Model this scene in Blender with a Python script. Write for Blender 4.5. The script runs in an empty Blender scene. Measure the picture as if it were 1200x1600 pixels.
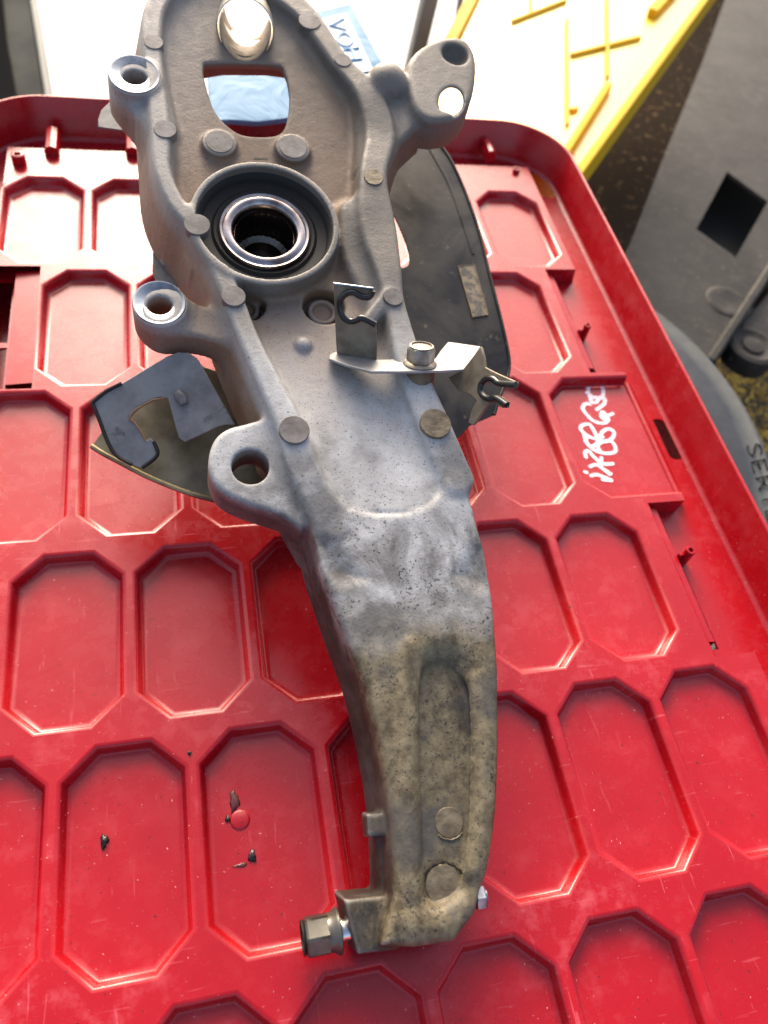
import bpy, bmesh, math, random
import numpy as np
from mathutils import Vector, Matrix
from mathutils.geometry import tessellate_polygon, delaunay_2d_cdt

random.seed(7)
S = bpy.context.scene
COL = S.collection

# ------------------------------------------------------------------ camera
CH = 0.42                                   # camera height over the lid
F = 1200.0                                  # focal length in photo pixels (photo 1200 x 1600)
d1 = Vector((178 - 600, 800 + 1116, -F)).normalized()
X2 = 5000.0
Y2 = -(d1[0] * X2 + d1[2] * -F) / d1[1]
d2 = Vector((X2, Y2, -F)).normalized()
d3 = d2.cross(d1)
ROT = Matrix((d2, d1, d3))                  # camera -> world
CAM = Vector((0, 0, CH))
cd = bpy.data.cameras.new('camera')
cam = bpy.data.objects.new('camera', cd)
COL.objects.link(cam)
cam.matrix_world = Matrix.Translation(CAM) @ ROT.to_4x4()
cd.sensor_fit = 'VERTICAL'
cd.sensor_height = 36
cd.sensor_width = 27
cd.lens = 27
cd.clip_start = 0.01
cd.clip_end = 200
cd.dof.use_dof = True
cd.dof.focus_distance = 0.42
cd.dof.aperture_fstop = 7.0
S.camera = cam

# ------------------------------------------------------------------ light
_e, _a = math.radians(27), math.radians(1)
SUN_DIR = Vector((math.cos(_e) * math.sin(_a), math.cos(_e) * math.cos(_a), math.sin(_e)))    # low hazy sun on the far side
sun_elev = math.asin(SUN_DIR.z)
w = bpy.data.worlds.new('World')
S.world = w
w.use_nodes = True
nt = w.node_tree
bg = nt.nodes['Background']
sky = nt.nodes.new('ShaderNodeTexSky')
sky.sky_type = 'NISHITA'
sky.sun_disc = False
sky.sun_elevation = sun_elev
sky.sun_rotation = math.atan2(SUN_DIR.x, SUN_DIR.y)
sky.air_density = 0.8
sky.dust_density = 7.0
sky.ozone_density = 0.3
nt.links.new(sky.outputs[0], bg.inputs[0])
bg.inputs[1].default_value = 0.2
sl = bpy.data.lights.new('sun', 'SUN')
sl.energy = 1.0
sl.angle = math.radians(30)
sl.color = (1.0, 0.97, 0.93)
so = bpy.data.objects.new('sun', sl)
COL.objects.link(so)
so.rotation_euler = SUN_DIR.to_track_quat('Z', 'Y').to_euler()
S.view_settings.view_transform = 'Standard'
S.view_settings.look = 'None'
S.view_settings.gamma = 1
S.view_settings.exposure = 1.10
S.render.engine = 'CYCLES'

# ------------------------------------------------------------------ pixel -> place helpers
def ray(px, py):
    return (ROT @ Vector((px - 600, 800 - py, -F))).normalized()

def hitp(px, py, P0, N):
    r = ray(px, py)
    t = (P0 - CAM).dot(N) / r.dot(N)
    return CAM + r * t

def onz(px, py, z=0.0):
    return hitp(px, py, Vector((0, 0, z)), Vector((0, 0, 1)))

# ------------------------------------------------------------------ node / material helpers
def mat(name, base, rough=0.5, metal=0.0, spec=0.5):
    m = bpy.data.materials.new(name)
    m.use_nodes = True
    b = m.node_tree.nodes['Principled BSDF']
    b.inputs['Base Color'].default_value = (*base, 1)
    b.inputs['Roughness'].default_value = rough
    b.inputs['Metallic'].default_value = metal
    b.inputs['Specular IOR Level'].default_value = spec
    return m

class NB:
    def __init__(s, m):
        s.t = m.node_tree
        s.b = s.t.nodes['Principled BSDF']
        s.co = s.t.nodes.new('ShaderNodeTexCoord').outputs['Object']
    def mapped(s, scale=(1, 1, 1), rot=(0, 0, 0), loc=(0, 0, 0)):
        n = s.t.nodes.new('ShaderNodeMapping')
        n.inputs['Scale'].default_value = scale
        n.inputs['Rotation'].default_value = rot
        n.inputs['Location'].default_value = loc
        s.t.links.new(s.co, n.inputs['Vector'])
        return n.outputs[0]
    def noise(s, scale, detail=4, rough=0.55, vec=None, dist=0.0):
        n = s.t.nodes.new('ShaderNodeTexNoise')
        n.inputs['Scale'].default_value = scale
        n.inputs['Detail'].default_value = detail
        n.inputs['Roughness'].default_value = rough
        n.inputs['Distortion'].default_value = dist
        s.t.links.new(vec if vec is not None else s.co, n.inputs['Vector'])
        return n.outputs['Fac']
    def ramp(s, val, stops):
        n = s.t.nodes.new('ShaderNodeValToRGB')
        e = n.color_ramp.elements
        while len(e) < len(stops): e.new(0.5)
        for i, (p, c) in enumerate(stops):
            e[i].position = p
            e[i].color = (c, c, c, 1) if isinstance(c, (int, float)) else (*c, 1)
        s.t.links.new(val, n.inputs[0])
        return n.outputs[0]
    def mix(s, fac, a, b, mode='MIX'):
        n = s.t.nodes.new('ShaderNodeMix')
        n.data_type = 'RGBA'
        n.blend_type = mode
        for i, v in ((0, fac), (6, a), (7, b)):
            if isinstance(v, (int, float)): n.inputs[i].default_value = v if i == 0 else (v, v, v, 1)
            elif isinstance(v, tuple): n.inputs[i].default_value = (*v, 1)
            else: s.t.links.new(v, n.inputs[i])
        return n.outputs[2]
    def math(s, op, a, b=0.0, clamp=False):
        n = s.t.nodes.new('ShaderNodeMath')
        n.operation = op
        n.use_clamp = clamp
        for i, v in ((0, a), (1, b)):
            if isinstance(v, (int, float)): n.inputs[i].default_value = v
            else: s.t.links.new(v, n.inputs[i])
        return n.outputs[0]
    def sep(s):
        n = s.t.nodes.new('ShaderNodeSeparateXYZ')
        s.t.links.new(s.co, n.inputs[0])
        return n.outputs
    def color(s, c): s.t.links.new(c, s.b.inputs['Base Color'])
    def rough(s, c): s.t.links.new(c, s.b.inputs['Roughness'])
    def bump(s, h, strength=0.3, dist=0.001, normal=None):
        n = s.t.nodes.new('ShaderNodeBump')
        n.inputs['Strength'].default_value = strength
        n.inputs['Distance'].default_value = dist
        s.t.links.new(h, n.inputs['Height'])
        if normal is not None: s.t.links.new(normal, n.inputs['Normal'])
        s.t.links.new(n.outputs[0], s.b.inputs['Normal'])
        return n.outputs[0]

# red lid plastic: glossy, scuffed
def red_plastic(name, scuff):
    m = mat(name, (0.56, 0.006, 0.016), 0.3, 0, 0.5)
    n = NB(m)
    big = n.noise(9, 4, 0.6)
    fine = n.noise(70, 6, 0.7)
    scr = n.noise(38, 3, 0.5, n.mapped((1, 16, 1), (0, 0, 0.9)), 0.6)
    scr2 = n.noise(30, 3, 0.5, n.mapped((12, 1, 1), (0, 0, 0.5)), 0.9)
    wear = n.math('MULTIPLY', n.ramp(fine, [(0.5, 0.0), (0.72, 1.0)]), n.ramp(big, [(0.42, 0.0), (0.62, 1.0)]))
    lines = n.math('MAXIMUM', n.ramp(scr, [(0.69, 0.0), (0.72, 1.0)]), n.ramp(scr2, [(0.69, 0.0), (0.73, 1.0)]))
    wear = n.math('ADD', n.math('MULTIPLY', wear, scuff), n.math('MULTIPLY', lines, 0.08 + scuff * 0.6), True)
    c = n.mix(n.ramp(big, [(0.3, 0.0), (0.7, 1.0)]), (0.29, 0.0015, 0.006), (0.36, 0.003, 0.008))
    c = n.mix(wear, c, (0.60, 0.13, 0.16))
    speck = n.noise(650, 2, 0.5)
    c = n.mix(n.ramp(speck, [(0.72, 0.0), (0.76, 0.7)]), c, (0.70, 0.35, 0.30))
    dk = n.noise(420, 2, 0.5, n.mapped(loc=(3, 1, 2)))
    c = n.mix(n.ramp(dk, [(0.72, 0.0), (0.76, 0.85)]), c, (0.04, 0.008, 0.008))
    n.color(c)
    n.rough(n.math('ADD', n.ramp(fine, [(0.3, 0.20), (0.75, 0.36)]), n.math('MULTIPLY', wear, 0.3)))
    n.bump(n.math('ADD', n.math('MULTIPLY', n.noise(14, 3), 1.0), n.math('MULTIPLY', fine, 0.15)), 0.22, 0.0010)
    return m
M_RED = red_plastic('red_plastic', 0.15)
M_RED_RIB = red_plastic('red_plastic_worn', 0.4)

# ------------------------------------------------------------------ object helpers
def tag(o, label=None, cat=None, group=None, kind=None):
    if label: o['label'] = label
    if cat: o['category'] = cat
    if group: o['group'] = group
    if kind: o['kind'] = kind
    return o

def empty(name, loc=(0, 0, 0)):
    o = bpy.data.objects.new(name, None)
    COL.objects.link(o)
    o.empty_display_size = 0.02
    o.location = loc
    return o

def link(name, me, m, parent=None, smooth=True, auto=None):
    for i in ([m] if not isinstance(m, (list, tuple)) else m):
        me.materials.append(i)
    if smooth:
        me.polygons.foreach_set('use_smooth', [True] * len(me.polygons))
        if auto is not None:
            me.set_sharp_from_angle(angle=math.radians(auto))
    o = bpy.data.objects.new(name, me)
    COL.objects.link(o)
    if parent is not None:
        o.parent = parent
        o.matrix_parent_inverse = parent.matrix_basis.inverted()
    return o

def mesh(name, v, f, m, parent=None, smooth=True, auto=35, fix=True):
    me = bpy.data.meshes.new(name)
    me.from_pydata([tuple(p) for p in v], [], f)
    if fix:
        bm = bmesh.new(); bm.from_mesh(me)
        bmesh.ops.remove_doubles(bm, verts=bm.verts, dist=1e-6)
        bmesh.ops.recalc_face_normals(bm, faces=bm.faces)
        bm.to_mesh(me); bm.free()
    return link(name, me, m, parent, smooth, auto)

def slab(name, outline, N, thick, m, parent=None, holes=(), bevel=0.0, auto=35):
    """flat sheet of real thickness: outline points lie on a plane with normal N"""
    N = Vector(N).normalized()
    loops = [[Vector(p) for p in outline]] + [[Vector(p) for p in h] for h in holes]
    flat = [p for l in loops for p in l]
    n = len(flat)
    if holes:
        ux = N.orthogonal().normalized(); uy = N.cross(ux)
        p2 = [Vector((p.dot(ux), p.dot(uy))) for p in flat]
        ed = []; o = 0; lp2 = []
        for l in loops:
            ed += [(o + i, o + (i + 1) % len(l)) for i in range(len(l))]
            lp2.append(p2[o:o + len(l)]); o += len(l)
        def inside(c, P):
            r_ = False
            for i in range(len(P)):
                q, w_ = P[i], P[i - 1]
                if (q.y > c.y) != (w_.y > c.y) and c.x < (w_.x - q.x) * (c.y - q.y) / (w_.y - q.y) + q.x: r_ = not r_
            return r_
        vo, _, fo, ov, _, _ = delaunay_2d_cdt(p2, ed, [], 0, 1e-9)
        back = []
        hgt = flat[0].dot(N)
        for i, x_ in enumerate(ov):
            if x_: back.append(x_[0])
            else:
                flat.append(ux * vo[i].x + uy * vo[i].y + N * hgt); back.append(len(flat) - 1)
        n = len(flat)
        tris = []
        for t in fo:
            c = sum((vo[i] for i in t), Vector((0, 0))) / 3
            if inside(c, lp2[0]) and not any(inside(c, h) for h in lp2[1:]): tris.append([back[i] for i in t])
    else:
        tris = [list(t) for t in tessellate_polygon(loops)]
    v = flat + [p - N * thick for p in flat]
    f = [list(t) for t in tris] + [[q + n for q in t[::-1]] for t in tris]
    o = 0
    for l in loops:
        k = len(l)
        for i in range(k):
            j = (i + 1) % k
            f.append([o + i, o + j, o + j + n, o + i + n])
        o += k
    ob = mesh(name, v, f, m, parent, auto=auto)
    if bevel:
        b = ob.modifiers.new('bevel', 'BEVEL')
        b.width = bevel; b.segments = 2; b.limit_method = 'ANGLE'; b.angle_limit = math.radians(50)
    return ob

def lathe(name, prof, c, axis, m, parent=None, seg=64, auto=40, closed=False, caps=(True, True)):
    """prof: list of (radius, height) ; revolve round axis through c"""
    A = Vector(axis).normalized()
    q = Vector((0, 0, 1)).rotation_difference(A)
    v = []; f = []
    for r, h in prof:
        for i in range(seg):
            a = 2 * math.pi * i / seg
            v.append(Vector(c) + q @ Vector((r * math.cos(a), r * math.sin(a), h)))
    k = len(prof)
    for j in range(k - 1 if not closed else k):
        j2 = (j + 1) % k
        for i in range(seg):
            i2 = (i + 1) % seg
            f.append([j * seg + i, j * seg + i2, j2 * seg + i2, j2 * seg + i])
    if not closed:
        if caps[0] and prof[0][0] > 0: f.append(list(range(seg))[::-1])
        if caps[1] and prof[-1][0] > 0: f.append([(k - 1) * seg + i for i in range(seg)])
    return mesh(name, v, f, m, parent, auto=auto)

def tube(name, pts, r, m, parent=None, seg=10, cap=True):
    pts = [Vector(p) for p in pts]
    v = []; f = []
    n = len(pts)
    up = None
    for i, p in enumerate(pts):
        t = (pts[min(i + 1, n - 1)] - pts[max(i - 1, 0)]).normalized()
        if up is None:
            up = t.orthogonal().normalized()
        up = (up - t * up.dot(t)).normalized()
        s = t.cross(up)
        rr = r[i] if isinstance(r, (list, tuple)) else r
        for k in range(seg):
            a = 2 * math.pi * k / seg
            v.append(p + (up * math.cos(a) + s * math.sin(a)) * rr)
    for i in range(n - 1):
        for k in range(seg):
            k2 = (k + 1) % seg
            f.append([i * seg + k, i * seg + k2, (i + 1) * seg + k2, (i + 1) * seg + k])
    if cap:
        f.append(list(range(seg))); f.append([(n - 1) * seg + k for k in range(seg)])
    return mesh(name, v, f, m, parent, auto=50)

def hexprism(c, axis, r, h, ref=None):
    A = Vector(axis).normalized()
    x = (ref if ref else A.orthogonal()).normalized(); x = (x - A * x.dot(A)).normalized(); y = A.cross(x)
    v = []; f = []
    for rr, hh in ((r * .96, 0), (r, h * .06), (r, h * .86), (r * .9, h)):
        for i in range(6):
            a = math.pi / 3 * i
            v.append(Vector(c) + (x * math.cos(a) + y * math.sin(a)) * rr + A * hh)
    for j in range(3):
        for i in range(6):
            i2 = (i + 1) % 6
            f.append([j * 6 + i, j * 6 + i2, (j + 1) * 6 + i2, (j + 1) * 6 + i])
    f.append(list(range(6))); f.append([18 + i for i in range(6)])
    return v, f

def smoothpath(p, n=8, closed=False):
    p = [Vector(q) for q in p]
    out = []
    m_ = len(p)
    rng = range(m_ if closed else m_ - 1)
    for i in rng:
        if closed:
            a, b, c, d = p[(i - 1) % m_], p[i], p[(i + 1) % m_], p[(i + 2) % m_]
        else:
            a, b, c, d = p[max(i - 1, 0)], p[i], p[i + 1], p[min(i + 2, m_ - 1)]
        for k in range(n):
            t = k / n
            out.append(0.5 * ((2 * b) + (c - a) * t + (2 * a - 5 * b + 4 * c - d) * t * t + (3 * b - a - 3 * c + d) * t ** 3))
    if not closed: out.append(p[-1])
    return out

# ================================================================== THE RED LID
lid = tag(empty('crate_lid', (0.1, 0.3, 0)), 'scuffed red plastic crate lid with octagonal pockets and a raised rim, under the metal casting', 'crate lid')
PITCH = 0.0685
PW = 0.0555
ZF = -0.0080
ZG = -0.0150
rows = [  # bottom y, top y, first centre x, lattice right edge
    (0.5190, 0.6200, -0.1067, 0.3425, -0.1385),
    (0.3920, 0.5030, -0.0718, 0.3130, -0.1050),
    (0.2680, 0.3800, -0.0420, 0.3425, -0.1440),
    (0.1490, 0.2500, -0.0775, 0.3130, -0.1550),
    (0.0285, 0.1315, -0.0470, 0.3425, -0.1550),
    (-0.0940, 0.0090, -0.0810, 0.3425, -0.1550),
    (-0.2150, -0.1120, -0.0470, 0.3425, -0.1550)]
LEFT = -0.1385
BOT = -0.24

def octa(cx, cy, a, b, ca, cb, off=0.0):
    a, b = a / 2, b / 2
    # half sizes plus offset; chamfer kept parallel
    L = math.hypot(ca, cb)
    k = off * (1 - (ca + cb - 0) / L * 0 ) # straight offset below
    A, B = a + off, b + off
    # chamfer line passes through (a-ca, b) and (a, b-cb), offset outward by off
    nx, ny = cb / L, ca / L
    dd = nx * (a - ca) + ny * b + off
    x1 = (dd - ny * B) / nx
    y1 = (dd - nx * A) / ny
    return [(cx - x1, cy + B), (cx + x1, cy + B), (cx + A, cy + y1), (cx + A, cy - y1),
            (cx + x1, cy - B), (cx - x1, cy - B), (cx - A, cy - y1), (cx - A, cy + y1)]

PROF = [(0.0028, 0.0), (0.0016, -0.0002), (0.0007, -0.0008), (0.0001, -0.0020), (-0.0008, -0.0060), (-0.0012, -0.0072), (-0.0022, -0.0079)]
lv, lf = [], []
def addq(vs, fs):
    o = len(lv); lv.extend(vs); lf.extend([[i + o for i in f] for f in fs])

def pocket(cx, cy, a, b, x0, x1):
    """pocket floor and walls, clipped is avoided: cells are whole"""
    v = []; f = []
    for off, z in PROF[0:]:
        for (x, y) in octa(cx, cy, a, b, 0.0165, 0.0155, off):
            v.append((x, y, z))
    k = len(PROF)
    for j in range(k - 1):
        for i in range(8):
            i2 = (i + 1) % 8
            f.append([j * 8 + i, (j + 1) * 8 + i, (j + 1) * 8 + i2, j * 8 + i2])
    # inner floor ring + flat floor, all at ZF
    base = len(v)
    for (x, y) in octa(cx, cy, a, b, 0.0165, 0.0155, -0.0045):
        v.append((x, y, ZF))
    for i in range(8):
        i2 = (i + 1) % 8
        f.append([(k - 1) * 8 + i, base + i, base + i2, (k - 1) * 8 + i2])
    f.append([base + i for i in range(8)][::-1])
    mesh('pocket', v, f, M_RED, lid, auto=60)

cells = []
for ri, (yb, yt, c0, xr, LF) in enumerate(rows):
    # row band (tile) limits
    up = (rows[ri - 1][0] + yt) / 2 if ri else 0.664
    dn = (yb + rows[ri + 1][1]) / 2 if ri < len(rows) - 1 else BOT
    k = -2
    xs = []
    while True:
        cx = c0 + PITCH * k
        if cx > xr - PW / 2 and not (ri == 2 and cx < xr): break
        if cx - PW / 2 > LF: xs.append(cx)
        k += 1
    if ri == 2: xs = xs[:-1] if xs[-1] > 0.27 else xs
    edges = [LF] + [(xs[i] + xs[i + 1]) / 2 for i in range(len(xs) - 1)]
    end = xr if ri != 2 else 0.2655
    edges.append(end)
    for i, cx in enumerate(xs):
        x0, x1 = edges[i], edges[i + 1]
        cy = (yb + yt) / 2
        pocket(cx, cy, PW + .004, yt - yb + .004, x0, x1)
        ring = octa(cx, cy, PW + .004, yt - yb + .004, 0.0165, 0.0155, PROF[0][0])
        n0 = len(lv)
        o = [(ring[0][0], up), (ring[1][0], up), (x1, up), (x1, ring[2][1]), (x1, ring[3][1]), (x1, dn), (ring[4][0], dn), (ring[5][0], dn),
             (x0, dn), (x0, ring[6][1]), (x0, ring[7][1]), (x0, up)]
        vs = [(x, y, 0) for x, y in ring] + [(x, y, 0) for x, y in o]
        fs = [[0, 1, 9, 8], [1, 2, 11, 10, 9], [2, 3, 12, 11], [3, 4, 14, 13, 12], [4, 5, 15, 14], [5, 6, 17, 16, 15], [6, 7, 18, 17], [7, 0, 8, 19, 18]]
        addq(vs, [q[::-1] for q in fs])
        if i == len(xs) - 1 and ri != 2:   # outer flank down to the gutter, with a rounded lip
            ys = [dn, up]
            fv = []
            s = [(x1, 0), (x1 + 0.0008, -0.0004), (x1 + 0.001, -0.0015), (x1 + 0.0035, ZG - 0.001)]
            for j in range(3):
                fv += [(s[j][0], ys[0], s[j][1]), (s[j][0], ys[1], s[j][1])]
            fv += [(s[3][0], ys[0], s[3][1]), (s[3][0], ys[1], s[3][1])]
            mesh('rib_flank', fv, [[0, 1, 3, 2], [2, 3, 5, 4], [4, 5, 7, 6]], M_RED_RIB, lid, auto=50)
            if xr > 0.34:
                for yw in (dn + .00005, up - .00005):
                    mesh('end_wall', [(0.29, yw, -.0001), (x1 + 0.0005, yw, -0.0003), (x1 + 0.0035, yw, ZG), (0.29, yw, ZG)], [[0, 1, 2, 3]], M_RED_RIB, lid, auto=30)
        if i == 0:
            mesh('rib_flank', [(x0, dn, 0), (x0, up, 0), (x0 - 0.0035, up, ZG - .001), (x0 - 0.0035, dn, ZG - .001)], [[0, 1, 2, 3]], M_RED_RIB, lid, auto=50)
# top edge flank of the lattice
mesh('rib_flank', [(LEFT, 0.664, 0), (0.3425, 0.664, 0), (0.3425, 0.668, ZG - 0.001), (LEFT, 0.668, ZG - 0.001)], [[0, 1, 2, 3]], M_RED_RIB, lid, auto=50)
mesh('rib_lattice', lv, lf, M_RED_RIB, lid, auto=50)

# writing panel (row C, right): pocket open towards the gutter
px0, px1, pyb, pyt = 0.2655, 0.3440, 0.2680, 0.3800
up_, dn_ = (0.392 + 0.380) / 2, (0.268 + 0.25) / 2
v = []; f = []
outl = lambda off: [(px0 + 0.006 - off + 0.0, pyt - 0.0155 + off * .4), (px0 + 0.0225 - off * .4, pyt + off), (px1, pyt + off)]
def strip(offz, pts_fn):
    v = []; f = []
    n = None
    for off, z in offz:
        p = pts_fn(off); n = len(p)
        v += [(x, y, z) for x, y in p]
    for j in range(len(offz) - 1):
        for i in range(n - 1):
            f.append([j * n + i, j * n + i + 1, (j + 1) * n + i + 1, (j + 1) * n + i])
    return v, f
def panel_pts(off):
    return [(px1, pyt + off), (px0 + 0.0225 - off * .45, pyt + off), (px0 + 0.006 - off, pyt - 0.0155 + off * .45),
            (px0 + 0.006 - off, pyb + 0.0155 - off * .45), (px0 + 0.0225 - off * .45, pyb - off), (px1, pyb - off)]
v, f = strip(PROF, panel_pts)
n0 = len(v)
last = panel_pts(-0.0030)
v += [(x, y, ZF) for x, y in last]
f.append([n0 + i for i in range(6)])
wp = mesh('writing_panel', v, f, M_RED, lid, auto=60)
r = panel_pts(PROF[0][0])
addv = [(x, y, 0) for x, y in r] + [(px1, up_, 0), (px0, up_, 0), (px0, dn_, 0), (px1, dn_, 0)]
addf = [[0, 1, 7, 6], [1, 2, 7], [2, 3, 8, 7], [3, 4, 8], [4, 5, 9, 8]]
mesh('panel_border', addv, addf, M_RED_RIB, lid, auto=50)
# outer bar of the panel
barp = [(px1, ZF), (px1 + 0.0006, ZF + 0.0012), (px1 + 0.0022, ZF + 0.002), (px1 + 0.004, ZF + 0.0016), (px1 + 0.0075, ZF - 0.001), (px1 + 0.0085, ZG - 0.001)]
v = []; f = []
for x, z in barp:
    v += [(x, dn_ + 0.007, z), (x, up_ - 0.006, z)]
for j in range(len(barp) - 1):
    f.append([2 * j, 2 * j + 1, 2 * j + 3, 2 * j + 2])
f.append([0, 2, 4, 6, 8, 10]); f.append([1, 3, 5, 7, 9, 11])
mesh('panel_bar', v, f, M_RED, lid, auto=50)
mesh('panel_flank', [(px1 - .0005, dn_, 0), (px1 - .0005, dn_ + .0085, 0), (px1 - .0005, dn_ + .0085, ZG), (px1 - .0005, dn_, ZG), (0.300, dn_, 0), (0.300, dn_, ZG)],
     [[0, 1, 2, 3], [4, 0, 3, 5]], M_RED, lid, auto=30)
mesh('panel_flank', [(px1 - .0005, up_ - .005, 0), (px1 - .0005, up_, 0), (px1 - .0005, up_, ZG), (px1 - .0005, up_ - .005, ZG)], [[0, 1, 2, 3]], M_RED, lid, auto=30)

# low sloping flank panels beside the short rows
for (a, b) in ((0.395, 0.510), (0.152, 0.257)):
    v = [(0.3135, a, -0.0035), (0.3135, b, -0.0035), (0.3215, b, -0.0050), (0.3215, a, -0.0050), (0.3235, b, ZG), (0.3235, a, ZG)]
    mesh('flank_panel', v, [[0, 1, 2, 3], [3, 2, 4, 5]], M_RED_RIB, lid, auto=30)

mesh('flank_panel', [(-0.1050, 0.395, -0.004), (-0.1050, 0.510, -0.004), (-0.1235, 0.510, -0.0055), (-0.1235, 0.395, -0.0055), (-0.1255, 0.510, ZG), (-0.1255, 0.395, ZG)], [[0, 1, 2, 3], [3, 2, 4, 5]], M_RED, lid, auto=30)
# base sheet with slots
def rrect(x0, y0, x1, y1, r, seg=14):
    out = []
    for cx, cy, a0 in ((x1 - r, y1 - r, 0), (x0 + r, y1 - r, 90), (x0 + r, y0 + r, 180), (x1 - r, y0 + r, 270)):
        for i in range(seg + 1):
            a = math.radians(a0 + 90 * i / seg)
            out.append((cx + r * math.cos(a), cy + r * math.sin(a)))
    return out
RX0, RY0, RX1, RY1 = -0.163, -0.26, 0.3745, 0.703
def slot_px(pts):
    c = [onz(x, y, ZG) for x, y in pts]
    return [(p.x, p.y, ZG) for p in smoothpath(c, 5, True)]
slots = [slot_px([(1024, 664), (1020, 656), (1034, 656), (1046, 670), (1066, 706), (1064, 717), (1050, 716), (1042, 704)]),
         slot_px([(830, 288), (826, 272), (838, 266), (852, 276), (867, 300), (864, 309), (852, 308), (841, 302)])]
for (xa, xb, ya, yb2) in ((0.3245, 0.3295, 0.392, 0.447), (0.3245, 0.331, 0.398 - .01, 0.4), (0.3245, 0.3295, 0.150, 0.215), (0.3245, 0.3295, 0.236, 0.2585), (-0.146, -0.1275, 0.40, 0.44), (-0.146, -0.1275, 0.445, 0.512)):
    if yb2 - ya < 0.015: continue
    slots.append([(xa, ya, ZG), (xb, ya, ZG), (xb, yb2, ZG), (xa, yb2, ZG)])
slots.append([(0.3245, .463, ZG), (0.3295, .463, ZG), (0.3295, .512, ZG), (0.3245, .512, ZG)])
slab('under_panel', [(RX0, RY0, -.045), (0.08, RY0, -.045), (0.08, 0.66, -.045), (RX0, 0.66, -.045)], (0, 0, 1), .002, M_RED, lid)
outer = [(x, y, ZG) for x, y in rrect(RX0, RY0, RX1, RY1, 0.058)]
slab('base_sheet', outer, (0, 0, 1), 0.0022, M_RED, lid, holes=slots)
# rim
prof = [(-0.004, ZG), (-0.0015, ZG + 0.0006), (0.0, ZG + 0.003), (0.0022, 0.0215), (0.0030, 0.0226), (0.0046, 0.0226), (0.0054, 0.0215), (0.0056, 0.0), (0.0062, -0.045)]
v = []; f = []
for off, z in prof:
    for x, y in rrect(RX0 - off, RY0 - off, RX1 + off, RY1 + off, 0.058 + off):
        v.append((x, y, z))
n = len(rrect(0, 0, 1, 1, .1))
for j in range(len(prof) - 1):
    for i in range(n):
        i2 = (i + 1) % n
        f.append([j * n + i, j * n + i2, (j + 1) * n + i2, (j + 1) * n + i])
mesh('rim', v, f, M_RED, lid, auto=60)
# pegs (hollow pins)
def peg(px, py, ztop, r=0.0036, arm=None):
    p = onz(px, py, ztop)
    pr = [(r * 1.15, ZG - ztop), (r, 0.0012 - 0.004), (r * 0.98, -0.0006), (r * 0.85, 0.0), (r * 0.55, 0.0), (r * 0.48, -0.0006), (r * 0.45, -0.008)]
    lathe('peg', pr, p, (0, 0, 1), M_RED, lid, 20)
    if arm:
        q = onz(*arm, ztop - 0.004)
        a = Vector((p.x, p.y, ztop - 0.004)); d = (q - a); s = Vector((-d.y, d.x, 0)).normalized() * 0.001
        v = [a + s, a - s, q - s, q + s]
        v = v + [Vector((k.x, k.y, ZG)) for k in v]
        mesh('peg_web', v, [[0, 1, 2, 3], [0, 1, 5, 4], [1, 2, 6, 5], [2, 3, 7, 6], [3, 0, 4, 7]], M_RED, lid, auto=30)
peg(919, 507, 0.001, 0.0032, (905, 515))
peg(1080, 859, 0.001, 0.0036, (1062, 866))
peg(27, 240, 0.008, 0.0056)
peg(808, 263, 0.004, 0.0036)
# stub ribs by the far rim
def stub(px, py, half, ln):
    p = onz(px, py, 0.0)
    x0, x1 = p.x - half, p.x + half
    y0, y1 = p.y - ln, p.y
    v = []
    f = []
    arc = [(-1, -.9), (-1, .2), (-.7, .75), (0, 1), (.7, .75), (1, .2), (1, -.9)]
    for y, zt in ((y0, 1), (y1, 1)):
        for ax, az in arc:
            v.append((p.x + ax * half, y, (0.002 if az > 0 else 0) + az * 0.006 + 0.001))
    for i in range(6): f.append([i, i + 1, i + 8, i + 7])
    f.append(list(range(7))); f.append(list(range(7, 14)))
    mesh('stub_rib', v, f, M_RED_RIB, lid, auto=40)
stub(84, 212, 0.0058, 0.03)
stub(207, 214, 0.0058, 0.03)
stub(758, 228, 0.0045, 0.022)
# ==END LID
# ================================================================== THE STEERING KNUCKLE (cast arm)
TILT = math.radians(14)
KO = onz(660, 1380, 0.045)
KU = Vector((1, 0, 0)); KV = Vector((0, math.cos(TILT), math.sin(TILT))); KN = Vector((0, -math.sin(TILT), math.cos(TILT)))
KM = Matrix(((KU.x, KV.x, KN.x, KO.x), (KU.y, KV.y, KN.y, KO.y), (KU.z, KV.z, KN.z, KO.z), (0, 0, 0, 1)))
KI = KM.inverted()
mm = 0.001
def K3(px, py, wmm=0.0):
    """photo pixel on the plane w (mm over the rail plane) -> knuckle coordinates"""
    return KI @ hitp(px, py, KO + KN * (wmm * mm), KN)
def scl(px, py, wmm=0.0):
    """metres per photo pixel across, at that place"""
    return (K3(px + 1, py, wmm) - K3(px, py, wmm)).length

knuckle = tag(empty('steering_knuckle', KO), 'grey cast aluminium steering knuckle with dark splash shield, lying on the red lid', 'steering knuckle')
knuckle.matrix_world = KM
bpy.context.view_layer.update()
def kpart(o):
    o.parent = knuckle
    o.matrix_parent_inverse = Matrix.Identity(4)
    return o

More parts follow.
